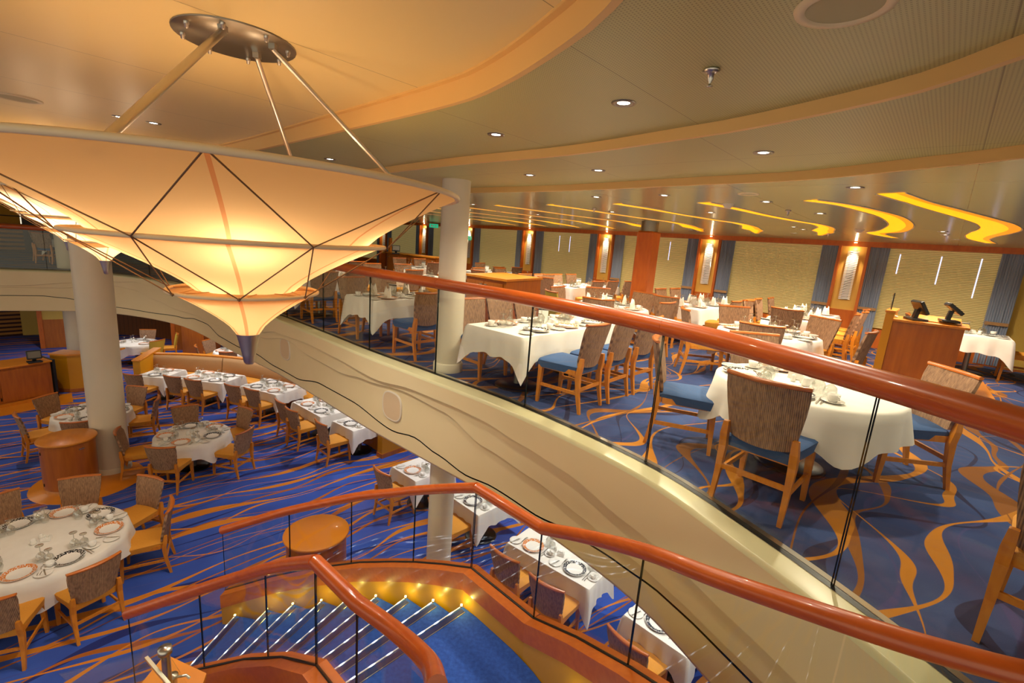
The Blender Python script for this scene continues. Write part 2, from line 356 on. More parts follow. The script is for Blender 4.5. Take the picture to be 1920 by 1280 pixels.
B1 = [(.35, -3, 0), (.35, -.5, 0), (.33, .9, 0), (.23, 1.6, 0), (.07, 2.02, 0), (-.17, 2.47, 0), (-.47, 2.86, 0), (-1.41, 3.76, 0), (-2.94, 5.19, 0), (-4.9, 6.9, 0), (-7.2, 8.7, 0), (-9.6, 9.9, 0), (-12, 9.6, 0), (-15, 7.4, 0)]
B2 = [(1.6, -3, 0), (1.6, -.3, 0), (1.56, .9, 0), (1.49, 1.6, 0), (1.44, 2.0, 0), (1.16, 2.58, 0), (.90, 2.95, 0), (.29, 3.7, 0), (-.67, 4.58, 0), (-2.37, 6.34, 0), (-4.4, 8.1, 0), (-7, 10.2, 0), (-9.8, 11.6, 0), (-12.4, 11.4, 0), (-16, 9, 0)]
B3 = [(2.75, -3, 0), (2.75, 0, 0), (2.65, 1.6, 0), (2.49, 2.54, 0), (2.29, 3.04, 0), (2.01, 3.64, 0), (1.39, 4.33, 0), (.46, 5.37, 0), (-.71, 6.4, 0), (-2.6, 8.1, 0), (-5, 10.2, 0), (-8.4, 12.6, 0), (-11, 13.8, 0), (-14, 13.2, 0), (-18, 11, 0)]
RB = [resample(smooth_curve(b, 8), .15) for b in (B1, B2, B3)]
def flat(poly, z, name, mat):
    struct(MB().prism(poly, z, z + .02).build(name, mat))
xy = lambda c: [(p.x, p.y) for p in c]
flat(xy(RB[0]) + [(-15, -3)], ZD, 'ceiling_dome', 'ceiling_dome')
flat(xy(RB[0]) + xy(RB[1])[::-1], Z12, 'ceiling_inner', 'ceiling_tier')
flat(xy(RB[1]) + xy(RB[2])[::-1], Z23, 'ceiling_middle', 'ceiling_tier')
flat(xy(RB[2]) + [(-34, 8), (-34, 44), (22, 44), (22, -3)], ZO, 'ceiling_outer', 'ceiling_outer')
for i, (c, z0, z1) in enumerate(((RB[0], Z12, ZD), (RB[1], Z23, Z12), (RB[2], ZO, Z23))):
    m = MB(); o_in = offset(c, SGN * .012)
    m.grid([[p + Vector((0, 0, z0 - .004)) for p in o_in], [p + Vector((0, 0, z1)) for p in o_in]])
    m.grid([[p + Vector((0, 0, z0 - .004)) for p in o_in], [p + Vector((0, 0, z0 - .004)) for p in offset(c, -SGN * .02)]])
    if i == 0:
        m.grid([[p + Vector((0, 0, ZD - .012)) for p in o_in], [p + Vector((0, 0, ZD - .012)) for p in offset(c, SGN * .045)], [p + Vector((0, 0, ZD)) for p in offset(c, SGN * .045)]], smooth=False)
    struct(m.build('trim_%d' % (i + 1), 'riser_lit'))

# ------------------------------------------------------------------ balcony fascia with wave relief
R1 = [(-18, -.44), (-13.35, -.44), (-11.9, -.306), (-10.9, -.209), (-10.2, -.15), (-9.7, -.2), (-8.9, -.36), (-7.2, -.62), (-6, -.6), (-4.86, -.42), (-4.13, -.281), (-3.14, -.232), (-2.48, -.249), (-1.68, -.299), (-1.04, -.233), (-.5, -.233), (-.16, -.25), (.29, -.31), (.67, -.345), (1.15, -.46), (1.35, -.477), (1.59, -.503), (2.2, -.5)]
R2 = [(-18, -.51), (-12.4, -.48), (-11.8, -.4), (-10.9, -.33), (-10.3, -.38), (-9.6, -.565), (-8.65, -.7), (-7.5, -.68), (-6, -.72), (-4.78, -.519), (-3.91, -.36), (-3.14, -.453), (-2.48, -.469), (-1.92, -.394), (-1.24, -.325), (-.66, -.365), (-.13, -.56), (.39, -.62), (.86, -.70), (1.01, -.74), (1.34, -.75), (1.5, -.74), (2.2, -.68)]
RK = [(-18, -.74), (-12.8, -.70), (-12.4, -.742), (-11.9, -.828), (-11, -.922), (-9.9, -.94), (-8.5, -.88), (-7.8, -.79), (-7.2, -.78), (-6.5, -.92), (-5.6, -.94), (-5.1, -.91), (-4.4, -.99), (-3.7, -.989), (-2.98, -.842), (-2.2, -.83), (-1.44, -.943), (-1.08, -.88), (-.74, -.945), (-.35, -1.016), (-.03, -.978), (.41, -.99), (.77, -.92), (1.11, -.89), (1.35, -.85), (1.5, -.83), (2.2, -.78)]
def interp(tab, x):
    if x <= tab[0][0]: return tab[0][1]
    for (a, za), (b, zb) in zip(tab, tab[1:]):
        if x <= b: t = (x - a) / (b - a); t = t * t * (3 - 2 * t); return za + (zb - za) * t
    return tab[-1][1]
m = MB(); NR = normals(EDGE)
def row(off, zf): return [p + n_ * (SGN * off) + Vector((0, 0, zf(p.x) if callable(zf) else zf)) for p, n_ in zip(EDGE, NR)]
m.cur = 1; m.grid([row(.012, .002), row(.12, -.012), row(.15, -.02)]); m.grid([row(.15, -.02), row(.165, -.032), row(.17, -.055)])
m.cur = 0
m.grid([row(.17, -.055), row(.17, lambda x: interp(R1, x) + .008)]); m.grid([row(.17, lambda x: interp(R1, x) + .008), row(.155, lambda x: interp(R1, x)), row(.128, lambda x: interp(R1, x))])
m.grid([row(.128, lambda x: interp(R1, x)), row(.128, lambda x: min(interp(R2, x), interp(R1, x) - .03) + .008)])
m.grid([row(.128, lambda x: min(interp(R2, x), interp(R1, x) - .03) + .008), row(.12, lambda x: min(interp(R2, x), interp(R1, x) - .03)), row(.092, lambda x: min(interp(R2, x), interp(R1, x) - .03))])
m.grid([row(.092, lambda x: min(interp(R2, x), interp(R1, x) - .03)), row(.092, lambda x: interp(RK, x) + .009)])
m.grid([row(.092, lambda x: interp(RK, x) - .009), row(.092, -1.09)]); m.grid([row(.092, -1.09), row(.085, -1.115), row(-.2, -1.12)])
m.cur = 2; m.grid([row(.092, lambda x: interp(RK, x) + .009), row(.06, lambda x: interp(RK, x) + .009), row(.06, lambda x: interp(RK, x) - .009), row(.092, lambda x: interp(RK, x) - .009)], smooth=False)
struct(m.build('wall_balcony_fascia', ['cream_paint', 'ledge_paint', 'black']))
for nm, x, z in (('the chandelier tip', -3.97, -.55), ('the middle of the balcony', -1.43, -.6)):
    i = min(range(len(EDGE)), key=lambda k: abs(EDGE[k].x - x)); n_ = NR[i] * SGN; p = EDGE[i] + n_ * .104 + Vector((0, 0, z)); tdir = Vector((-n_.y, n_.x, 0))
    m = MB(); A = .21; Bz = .20
    ring = [(A * math.copysign(abs(math.cos(a)) ** .7, math.cos(a)), Bz * math.copysign(abs(math.sin(a)) ** .7, math.sin(a))) for a in (2 * PI * k / 32 for k in range(32))]
    pt = lambda q, s_, d: p + tdir * q[0] * s_ + Vector((0, 0, q[1] * s_)) + n_ * d
    m.grid([[pt(q, 1.0, -.08) for q in ring], [pt(q, 1.0, .0) for q in ring], [pt(q, .96, .008) for q in ring], [pt(q, .9, .004) for q in ring]], closed=True)
    m.cur = 1; m.add([pt(q, .9, .004) for q in ring], [tuple(range(32))])
    tag(m.build('speaker_grille', ['white_plastic', 'grille']), 'oval speaker grille set in the wavy balcony front, below %s' % nm if 'middle' in nm else 'smaller looking oval grille in balcony front beside the lamp tip', 'speaker')

# ------------------------------------------------------------------ glass balustrades
def sweep_rail(m, pts, r_, n=14): m.tube(pts, r_, n)
def pane(pts_bot, pts_top, th, parent):
    """one curved pane: bottom and top polylines"""
    nb = normals(pts_bot); m = MB()
    A = [p + q * th / 2 for p, q in zip(pts_bot, nb)]; B = [p - q * th / 2 for p, q in zip(pts_bot, nb)]; C = [p + q * th / 2 for p, q in zip(pts_top, nb)]; D = [p - q * th / 2 for p, q in zip(pts_top, nb)]
    m.grid([A, C]); m.grid([B, D]); m.cur = 1; m.add([A[0], B[0], D[0], C[0]], [(0, 1, 2, 3)]); m.add([A[-1], B[-1], D[-1], C[-1]], [(0, 1, 2, 3)])
    m.grid([A, B], smooth=False)
    return m.build('glass_pane', ['pane_glass', 'glass_edge'], parent)
Z3 = lambda z: Vector((0, 0, z))
bal = tag(empty('balustrade', EDGE[20]), 'curved glass balustrade with thick red wood handrail along the balcony edge', 'railing')
bal.location = (0, 0, 0)
i0 = min(range(len(EDGE)), key=lambda k: (EDGE[k] - Vector((1.77, 2.09, 0))).length); i0 = i0 % 12
k = i0 - 12 if i0 > 0 else 0
st = 0
while k < len(EDGE) - 1:
    a, b = max(k, 0), min(k + 12, len(EDGE) - 1)
    seg = EDGE[a:b + 1]
    if len(seg) > 2:
        d0 = (seg[1] - seg[0]).normalized(); d1 = (seg[-1] - seg[-2]).normalized(); seg = [seg[0] + d0 * .006] + seg[1:-1] + [seg[-1] - d1 * .006]
        pane([p + Z3(-.02) for p in seg], [p + Z3(1.05) for p in seg], .014, bal)
    k += 12
hr = [p + Z3(1.09) for p in EDGE]
for a in range(i0, len(hr) - 1, 24):
    sg = hr[a:min(a + 25, len(hr))]
    if len(sg) < 3: continue
    d1 = (sg[-1] - sg[-2]).normalized(); sg[-1] = sg[-1] - d1 * .004
    m = MB(); m.tube(sg, .066, 18); m.build('handrail', 'rail_wood', bal)
if i0 > 2: MB().tube(hr[:i0 + 1], .066, 18).build('handrail', 'rail_wood', bal)
m = MB(); m.grid([row(.022, .004), row(-.012, .012), row(-.012, 0)], smooth=False); m.build('base_channel', 'black', bal)
m = MB(); m.grid([row(-.012, .014), row(-.055, .014), row(-.055, 0)], smooth=False); m.build('steel_kerb', 'steel', bal)

# ------------------------------------------------------------------ staircase
OUT = [(-3.01, 4.74), (-2.6, 4.69), (-2.26, 4.62), (-1.89, 4.52), (-1.55, 4.41), (-1.21, 4.27), (-.86, 4.10), (-.55, 3.89), (-.26, 3.67)]
INN = [(-3.12, 3.62), (-2.83, 3.55), (-2.58, 3.48), (-2.3, 3.42), (-2.05, 3.3), (-1.82, 3.18), (-1.6, 3.04), (-1.38, 2.87), (-1.17, 2.68)]
RIS = .163; ZL = LOW + 9 * RIS
stair = tag(empty('staircase', (0, 0, 0)), 'curved blue carpeted staircase with bright nosings and yellow side walls', 'staircase')
def step(a0, b0, a1, b1, z, last=False, polyg=None):
    m = MB(); pg = polyg or [a0, b0, b1, a1]; m.prism(pg, z - RIS, z)
    o = m.build('step', 'stair_carpet', stair)
    A, B = Vector((*a0, z)), Vector((*b0, z)); d = (B - A).normalized(); fw = Vector((-d.y, d.x, 0))
    C = Vector((*(a1 if not polyg else polyg[2]), z))
    if (C - A).dot(fw) < 0: fw = -fw
    A2 = A + d * .03; B2 = B - d * .03
    mm = MB(); mm.bar(A2 + Z3(.003) - fw * .004, B2 + Z3(.003) - fw * .004, .011, .010); mm.bar(A2 + fw * .062 + Z3(.002), B2 + fw * .062 + Z3(.002), .006, .006)
    ns = mm.build('nosing', 'steel', o)
    mk = MB(); mk.bar(A2 + fw * .033 + Z3(.001), B2 + fw * .033 + Z3(.001), .046, .005); mk.build('tread_insert', 'navy_insert', o)
    ml = MB(); ml.bar(A2 + Z3(.010) - fw * .006, B2 + Z3(.010) - fw * .006, .008, .003); ml.build('nosing_shine', 'shine_strip', o)
    g = A + d * .02 + Z3(.03); mg = MB(); mg.box(g, (.018, .018, .012)); mg.build('step_light', 'step_glow', o)
    return g
glows = []
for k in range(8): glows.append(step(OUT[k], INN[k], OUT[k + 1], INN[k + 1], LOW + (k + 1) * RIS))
LAND = [OUT[8], INN[8], (-.80, 2.36), (-.42, 2.02), (-.2, 1.75), (.63, 2.66), (.36, 3.06), (0.05, 3.42)]
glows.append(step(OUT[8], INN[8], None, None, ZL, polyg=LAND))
dv = Vector((.50, -.62)); oo = [Vector((.63, 2.66)) + Vector((.235, -.33)) * j for j in range(5)]; ii = [Vector((-.2, 1.75)) + Vector((.12, -.33)) * j for j in range(5)]
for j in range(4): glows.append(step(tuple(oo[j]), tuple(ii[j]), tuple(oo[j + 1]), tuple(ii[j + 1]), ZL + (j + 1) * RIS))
for g in glows[1:10]: lamp('step_lamp', 'POINT', g + Vector((0.0, -.06, .06)), .55, (1, .86, .18), .01, parent=None)
# side walls: yellow below, wood band on top
CAP = [(-3.2, 4.86, -2.70), (-2.62, 4.84, -2.45), (-2.27, 4.77, -2.29), (-1.87, 4.66, -2.11), (-1.48, 4.53, -1.93), (-1.08, 4.36, -1.76), (-.8, 4.2, -1.62), (-.5, 3.99, -1.46), (-.21, 3.76, -1.30)]
CAPB = [(-.21, 3.76, -1.3), (.34, 3.23, -1.30)]; CAPC = [(.34, 3.23, -1.3), (.62, 2.86, -1.10), (.88, 2.44, -.89), (1.12, 2.1, -.77), (1.39, 1.77, -.65), (1.62, 1.57, -.59), (1.82, 1.44, -.55), (2.02, 1.3, -.5), (2.2, 1.0, -.45)]
def stringer(path, z_low, name, flip):
    P_ = [Vector(p) for p in path]; nn = normals(P_); s = flip
    m = MB(); zz = lambda p, k_: p.z - .17
    a = [p - n_ * s * .10 for p, n_ in zip(P_, nn)]; b = [p + n_ * s * .07 for p, n_ in zip(P_, nn)]
    def L_(q, z): return [Vector((p.x, p.y, (z if isinstance(z, (int, float)) else p.z + z[0]))) for p in q]
    m.cur = 0; lo = lambda q: [Vector((p.x, p.y, z_low)) for p in q]
    a2 = [p - n_ * s * .085 for p, n_ in zip(P_, nn)]; b2 = [p + n_ * s * .055 for p, n_ in zip(P_, nn)]
    m.grid([lo(a2), L_(a2, [-.16])]); m.grid([lo(b2), L_(b2, [-.16])])
    for e in (0, -1): m.add([lo(a2)[e], L_(a2, [-.16])[e], L_(b2, [-.16])[e], lo(b2)[e]], [(0, 1, 2, 3)])
    sw = m.build(name, 'stringer_yellow', stair)
    m = MB()
    m.grid([L_(a, [-.17]), L_(a, [0])], smooth=True); m.grid([L_(a, [0]), L_(b, [0])], smooth=True); m.grid([L_(b, [0]), L_(b, [-.17])]); m.grid([L_(a, [-.17]), L_(b, [-.17])])
    for e in (0, -1): m.add([L_(a, [-.17])[e], L_(a, [0])[e], L_(b, [0])[e], L_(b, [-.17])[e]], [(0, 1, 2, 3)])
    m.build('wood_cap', 'band_wood', sw)
    m = MB(); m.tube([p + Z3(.001) for p in P_], .011, 6); m.build('glazing_gap', 'black', sw)
for pth in (CAP, CAPB, CAPC): stringer(pth, LOW, 'stair_side_wall', 1)
ICAP = [(-3.28, 3.61, -2.72), (-2.64, 3.50, -2.36), (-2.05, 3.31, -1.99), (-1.58, 3.03, -1.64), (-1.16, 2.67, -1.3)]
ICB = [(-1.16, 2.67, -1.3), (-.78, 2.35, -1.3)]; ICC = [(-.78, 2.35, -1.3), (-.51, 2.13, -1.25), (-.28, 1.85, -1.14), (-.2, 1.6, -1.0)]
for pth in (ICAP, ICB, ICC): stringer(pth, LOW, 'stair_side_wall', 1)
def stair_balustrade(label, segs, rails, joints):
    root = tag(empty('stair_balustrade'), label, 'railing', 'stair balustrades')
    for sg in segs:
        P_ = [Vector(p) for p in sg]; P_ = resample(smooth_curve(P_, 6), .06) if len(P_) > 2 else [P_[0].lerp(P_[1], t / 6) for t in range(7)]
        tot = sum((a - b).length for a, b in zip(P_, P_[1:])); npn = max(1, round(tot / .95)); q = len(P_) / npn
        for j in range(npn):
            s_ = P_[int(j * q):int((j + 1) * q) + 1]
            if len(s_) < 2: continue
            d0 = (s_[-1] - s_[0]).normalized() * .004; s_ = [s_[0] + d0] + s_[1:-1] + [s_[-1] - d0]
            pane([p + Z3(-.01) for p in s_], [p + Z3(.76) for p in s_], .012, root)
    for rl in rails:
        P_ = [Vector(p) for p in rl]; P_ = smooth_curve(P_, 6) if len(P_) > 2 else P_
        MB().tube(P_, .047, 16).build('handrail', 'rail_wood', root)
up = lambda sg: [(x, y, z + .8) for x, y, z in sg]
stair_balustrade('outer stair balustrade, glass on the band next to the dining tables', (CAP, CAPB, CAPC), (up(CAP), up(CAPB), up(CAPC)), None)
stair_balustrade('inner stair balustrade, bent red handrail in front of the steps', (ICAP, ICB, ICC), (up(ICAP), up(ICB), up(ICC)), None)

# ------------------------------------------------------------------ columns
def column(x, y, r_, z0, z1, label, mat='column_paint'):
    root = tag(empty('column', (x, y, z0)), label, 'column', 'white columns'); h = z1 - z0
    MB().lathe([(r_, 0), (r_, h)], 40).build('shaft', mat, root)
    for zb in [0] + ([-z0] if r_ < .2 else []):
        MB().lathe([(r_ + .018, zb), (r_ + .018, zb + .1), (r_ + .006, zb + .115), (r_, zb + .115)], 40).build('base_ring', mat, root)
    return root
column(-.78, 5.70, .165, LOW, Z23 + .01, 'thin white column rising through the balcony beside the chandelier')
column(-7.33, 8.08, .27, LOW, ZD - .01, 'thick white column beside the round wooden cabinet on the lower deck')
column(-12.75, 13.45, .33, LOW, ZO, 'white column far behind the yellow half wall')
wc = tag(empty('column', (2.47, 9.3, 0)), 'square red wood clad column with steel collar by the windows', 'column')
MB().box((0, 0, 1.02), (.34, .34, 2.04), Matrix.Rotation(YAW_N, 3, 'Z'), bev=.03).build('wood_cladding', 'trim_wood', wc)
MB().lathe([(.165, 2.04), (.165, 2.22)], 24).build('steel_collar', 'brushed', wc)

# ------------------------------------------------------------------ chandeliers
def chandelier(loc, label, ang0=-65, E_=1.0):
    root = tag(empty('chandelier', loc), label, 'chandelier', 'three tiered fabric chandeliers'); n7 = 7; d7 = 2 * PI / n7; a0 = math.radians(ang0)
    P3 = lambda r_, a, z: Vector((r_ * math.cos(a), r_ * math.sin(a), z))
    # heights are above the root, which sits on the level of the upper deck
    def prof(r0, z0, r1, z1, bow, k=10):
        out = []
        for i in range(k + 1):
            t = i / k; out.append((r0 + (r1 - r0) * t ** 1.0 + 0, z0 + (z1 - z0) * (t ** bow)))
        return out
    tiers = [('lower_shade', prof(.055, 1.02, .34, 1.25, .72)), ('middle_shade', prof(.235, 1.262, .69, 1.525, .80)), ('upper_shade', prof(.62, 1.535, 1.075, 1.81, .82))]
    for nm, pf in tiers:
        m = MB(); sm_ = 8; rows = []
        for r_, z in pf:
            hw_ = min(.008 / r_, .12); rw = []
            for k in range(n7):
                for t_ in [-hw_] + [hw_ + (d7 - 2 * hw_) * q / sm_ for q in range(sm_)]: rw.append(P3(r_, a0 + k * d7 + t_, z))
            rows.append(rw)
        m.grid(rows, closed=True); C_ = len(rows[0]); m.mi = [1 if (i % C_) % (sm_ + 1) == 0 else 0 for i in range(len(m.f))]
        m.build(nm, ['lamp_fabric', 'rib_tan'], root)
    MB().lathe([(.235, 1.262), (.34, 1.25)], 56).build('shade_shelf', 'lamp_fabric', root)
    MB().lathe([(.62, 1.535), (.69, 1.525)], 56).build('shade_shelf', 'lamp_fabric', root)
    for r_, z, q in ((.35, 1.256, .009), (.705, 1.528, .010), (1.09, 1.815, .014)):
        m = MB(); pts = [P3(r_, 2 * PI * k / 56, z) for k in range(57)]; m.tube(pts, q, 8, caps=False); m.build('ring_tube', 'ring_cream', root)
    for k in range(n7):                                    # seams of the fabric seen as darker ribs
        a = a0 + k * d7
        R_ = P3(1.09, a, 1.815); Mn = [P3(.72, a + s * d7 / 2, 1.525) for s in (-1, 1)]; m = MB()
        for q in Mn: m.tube([R_, q], .0032, 6)
        Lw = P3(.362, a, 1.255)
        for q in Mn: m.tube([q, Lw], .0030, 6)
        m.lathe([(0, -.012), (.012, 0), (0, .012)], 8, R_); m.lathe([(0, -.01), (.01, 0), (0, .01)], 8, Lw)
        m.build('tie_rod', 'rod_metal', root)
        m = MB(); m.tube([Lw, P3(.2, a + d7 / 2, 1.27), P3(.36, a + d7, 1.255)], .0025, 5); m.build('inner_stay', 'rod_tan', root)
    MB().lathe([(.058, 1.022), (.046, .97), (.034, .91), (.027, .865), (.018, .852), (.0, .848)], 28).build('steel_tip', 'steel', root)
    m = MB(); h = ZD
    m.lathe([(0, h - .008), (.26, h - .008), (.262, h - .004), (.262, h)], 40); pl = m.build('ceiling_plate', 'brushed', root)
    for k in range(8):
        a = 2 * PI * k / 8 + .3; m = MB(); m.lathe([(.011, h - .008), (.011, h - .02), (.008, h - .022), (.008, h - .034), (0, h - .038)], 10, P3(.225, a, 0)); m.build('bolt', 'steel', pl)
    for a, b, hr_ in (((.187, -76), (1.0, -82), .016), ((.128, 77), (1.0, 97), .012), ((.18, -3), (1.0, 41), .012)):
        A = P3(a[0], math.radians(a[1]), h - .03); Bq = P3(b[0], math.radians(b[1]), 1.80); m = MB()
        m.box(A + Z3(.012), (.03, .03, .03)); m.tube([A, Bq], hr_, 12); m.build('hanger_rod', 'steel', root)
    lamp('bulb', 'POINT', P3(0, 0, 1.12), .32 * E_, (1, .70, .43), .03, parent=root)
    for k in range(3): lamp('bulb', 'POINT', P3(.17, k * 2 * PI / 3 + .4, 1.33), 1.05 * E_, (1, .70, .43), .04, parent=root)
    for k in range(5): lamp('bulb', 'POINT', P3(.5, k * 2 * PI / 5 + .2, 1.62), 4.3 * E_, (1, .70, .43), .05, parent=root)
    return root
chandelier((-1.43, 2.48, 0), 'huge glowing three tiered fabric chandelier nearest the camera, hung over the stairs')
chandelier((-5.18, 5.91, 0), 'second fabric chandelier, half hidden behind the big one, tip on the thick column', -40, .5)
chandelier((-8.6, 9.03, 0), 'farthest fabric chandelier, only its small tip and rods showing', -20, .4)

# ------------------------------------------------------------------ window wall
W0 = Vector((7.87, 10.04, 0))                     # a point of the wall; s runs along V, away to the left of the picture
def wp(s, d=0, z=0): return W0 + V * s - N * d + Z3(z)
RW = Matrix.Rotation(math.atan2(V.y, V.x), 3, 'Z')
def wbox(m, s, d, z, ds, dd, dz, **k): m.box(wp(s, d, z), (ds, dd, dz), RW, **k)
m = MB(); wbox(m, 9, -.12, 1.2, 40, .1, 2.4); struct(m.build('wall_windows', 'wallpaper'))
m = MB(); wbox(m, 9, .03, 2.165, 40, .2, .11); struct(m.build('trim_cornice', 'trim_wood'))
SC = [wp(0).x]
s_of = lambda x: (x - W0.x) / V.x
pil = [s_of(v_) for v_ in (7.31, 5.01, 2.69, .4, -1.9, -4.03, -6.35, -8.65)]
for k, s in enumerate(pil):
    m = MB(); wbox(m, s, .0, 1.06, .46, .14, 2.11); struct(m.build('trim_pilaster_%d' % (k + 1), 'niche_yellow'))
    m = MB()
    for e in (-1, 1): wbox(m, s + e * .255, .05, 1.06, .055, .26, 2.11)
    wbox(m, s, .085, .38, .46, .03, .72); struct(m.build('trim_niche_frame_%d' % (k + 1), 'trim_wood'))
    side = ['nearest the podium', 'behind the long window tables', 'left of the wood column', 'third left of the wood column', 'just right of the white column', 'left of the white column', 'at the far end', 'at the farthest end'][k]
    root = tag(empty('wall_sconce', wp(s, .07, .95), 0), 'tall white ribbed wall lamp in the yellow niche %s' % side, 'wall lamp', 'ribbed window wall lamps')
    m = MB(); nz = 30
    for j in range(nz):
        z = .02 + j * 1.05 / nz; rows = []
        for ee in range(7):
            x = -.105 + ee * .035; zz = z + .006 * math.sin((x + .1) * 30 + .3 * j); y = .03 + .03 * math.cos(x * 10)
            rows.append((x, y, zz))
        L0 = []; L1 = []
        for x, y, zz in rows:
            q = RW @ Vector((x, y, 0)); L0.append(q + Z3(zz)); q2 = RW @ Vector((x, y - .004, 0)); L1.append(q2 + Z3(zz + .021))
        m.grid([L0, L1])
    m.build('shade', 'china', root)
    m = MB(); m.box((0, 0, .54), (.13, .02, 1.06), RW); m.build('back_plate', 'dark_metal', root)
    m = MB(); m.lathe([(0, 1.150), (.03, 1.150), (.03, 1.16), (0, 1.16)], 16, c=RW @ Vector((0, .05, .085))); m.build('spot_lamp', 'lamp_white', root)
    lamp('sconce_lamp', 'SPOT', tuple(wp(s, .22, 2.08)), 34, (1, .82, .55), .02, 80, .7); lamp('niche_lamp', 'POINT', tuple(wp(s, .15, 2.05)), 1.6, (1, .80, .48), .015)
for k in range(8):
    if k == 0: lo, hi = s_of(9.2) - .05, pil[0] - .28
    else: lo, hi = pil[k - 1] + .28, pil[k] - .28
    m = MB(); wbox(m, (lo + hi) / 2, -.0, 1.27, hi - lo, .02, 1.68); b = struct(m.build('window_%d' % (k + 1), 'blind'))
    if k < 4:
        fr = {0: (.25, .5, .78), 1: (), 2: (.33, .6), 3: (.45, .62)}[k]
        for q, f_ in enumerate(fr):
            m = MB(); hgt = (.75, .55, .4)[q % 3] if k == 0 else .5
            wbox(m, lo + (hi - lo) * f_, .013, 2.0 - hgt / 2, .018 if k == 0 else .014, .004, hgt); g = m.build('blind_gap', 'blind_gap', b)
    for e, ss in ((0, lo + .16), (1, hi - .16)):
        m = MB(); wid = .34; rows0, rows1 = [], []
        for j in range(33):
            x = ss - wid / 2 + wid * j / 32; d = .085 + .022 * math.sin(j * 1.9) + .008 * math.sin(j * .7)
            rows0.append(wp(x, d, .03)); rows1.append(wp(x, d, 2.11))
        m.grid([rows0, rows1]); o = m.build('curtain', 'curtain_blue')
        nm = ['beside the podium window', 'of the second window from the podium', 'of the window right of the wood column', 'of the window left of the wood column', 'of the fourth window along', 'of the fifth window along', 'of the sixth window along', 'of the farthest window'][k]
        tag(o, 'blue grey %s curtain %s' % (('right hand', 'left hand')[e], nm), 'curtain', 'blue window curtains')
        if k < 3:
            m = MB(); wbox(m, ss, .125, .82, wid * .95, .015, .06); m.build('tie_band', 'booth_fabric', o)
    m = MB(); wbox(m, (lo + hi) / 2, .02, .2, hi - lo, .1, .4); struct(m.build('trim_sill_%d' % (k + 1), 'trim_wood'))
m = MB(); wbox(m, s_of(9.3) - 2.4, .02, 1.1, 4.2, .12, 2.2); struct(m.build('wall_right_end', 'wallpaper'))

# ------------------------------------------------------------------ ceiling coves and fittings
cove0 = [(2.40, 5.25), (2.75, 5.42), (3.15, 5.66), (3.9, 6.2), (4.5, 6.85), (4.88, 7.45), (5.1, 8.0), (5.25, 8.6), (5.7, 9.5)]
C_IN = [(2.07, 5.43), (2.62, 5.82), (3.15, 6.27), (3.88, 6.79), (4.32, 7.04), (4.72, 7.42), (5.01, 7.8), (5.22, 8.15), (5.45, 8.5), (5.62, 8.95), (5.82, 9.41)]
WDT0 = [.16, .13, .12, .12, .13, .17, .26, .30, .24, .14, .05]
def cove(dx, dy, label, sc=1.0, base=None):
    P_ = [Vector((x + dx, y + dy, 0)) for x, y in (base or C_IN)]; P2 = smooth_curve([tuple(p) for p in P_], 4); nn = normals(P2)
    if nn[5].dot(V) < 0: nn = [-q for q in nn]
    WDT = WDT0 if not base else [.16, .14, .18, .22, .26, .32, .34, .28, .2, .1, .05]
    wd = [WDT[min(i // 4, 9)] * (1 - (i % 4) / 4) + WDT[min(i // 4 + 1, 10)] * (i % 4) / 4 for i in range(len(P2))]
    A = [p + Z3(ZO - .003) for p in P2]; B = [p + q * (w_ * sc) + Z3(ZO - .003) for p, q, w_ in zip(P2, nn, wd)]
    m = MB(); m.grid([A, B]); root = m.build('cove_light', 'cove_yellow'); tag(root, label, 'ceiling light', 'yellow ceiling coves')
    m = MB(); m.grid([[p + Z3(-.001) for p in A], [p + (b - p) * .3 + Z3(-.001) for p, b in zip(A, B)]]); m.build('shaded_side', 'cove_shade', root)  # flat strip of dimmer glow, painting the cove's shaded side
    m = MB(); m.tube([p - q * .012 for p, q in zip(A, nn)], .006, 5); m.tube([p + q * .012 for p, q in zip(B, nn)], .006, 5); m.build('cove_trim', 'white_plastic', root)
cove(0, 0, 'widest S shaped yellow ceiling cove, above the podium', 1.1, [(2.95, 3.85), (3.45, 4.2), (3.9, 4.46), (4.7, 4.93), (5.3, 5.3), (5.88, 5.77), (6.3, 6.3), (6.7, 6.9), (7.2, 7.5), (7.9, 8.1)])
cove(0, 0, 'second yellow ceiling cove, its bend above the lamp by the podium', .9, [(2.73, 4.59), (3.11, 4.72), (3.54, 4.96), (4.18, 5.41), (4.87, 6.1), (5.37, 6.74), (5.7, 7.3), (5.8, 7.75), (6.06, 8.08), (6.66, 8.57)])
shifts = [ (0, 0, 'third yellow S shaped ceiling cove from the podium side', 1), (-.8, .85, 'fourth yellow S shaped ceiling cove from the podium side', 1), (-1.62, 1.72, 'fifth yellow ceiling cove, passing the wood column', 1), (-2.45, 2.6, 'sixth yellow ceiling cove, just left of the wood column', 1), (-3.3, 3.5, 'seventh thin yellow ceiling cove', 1), (-4.1, 4.4, 'eighth thin yellow ceiling cove', 1), (-5.0, 5.3, 'ninth thin yellow ceiling cove', 1), (-5.9, 6.2, 'farthest thin yellow ceiling cove', 1)]
for a in shifts: cove(*a)

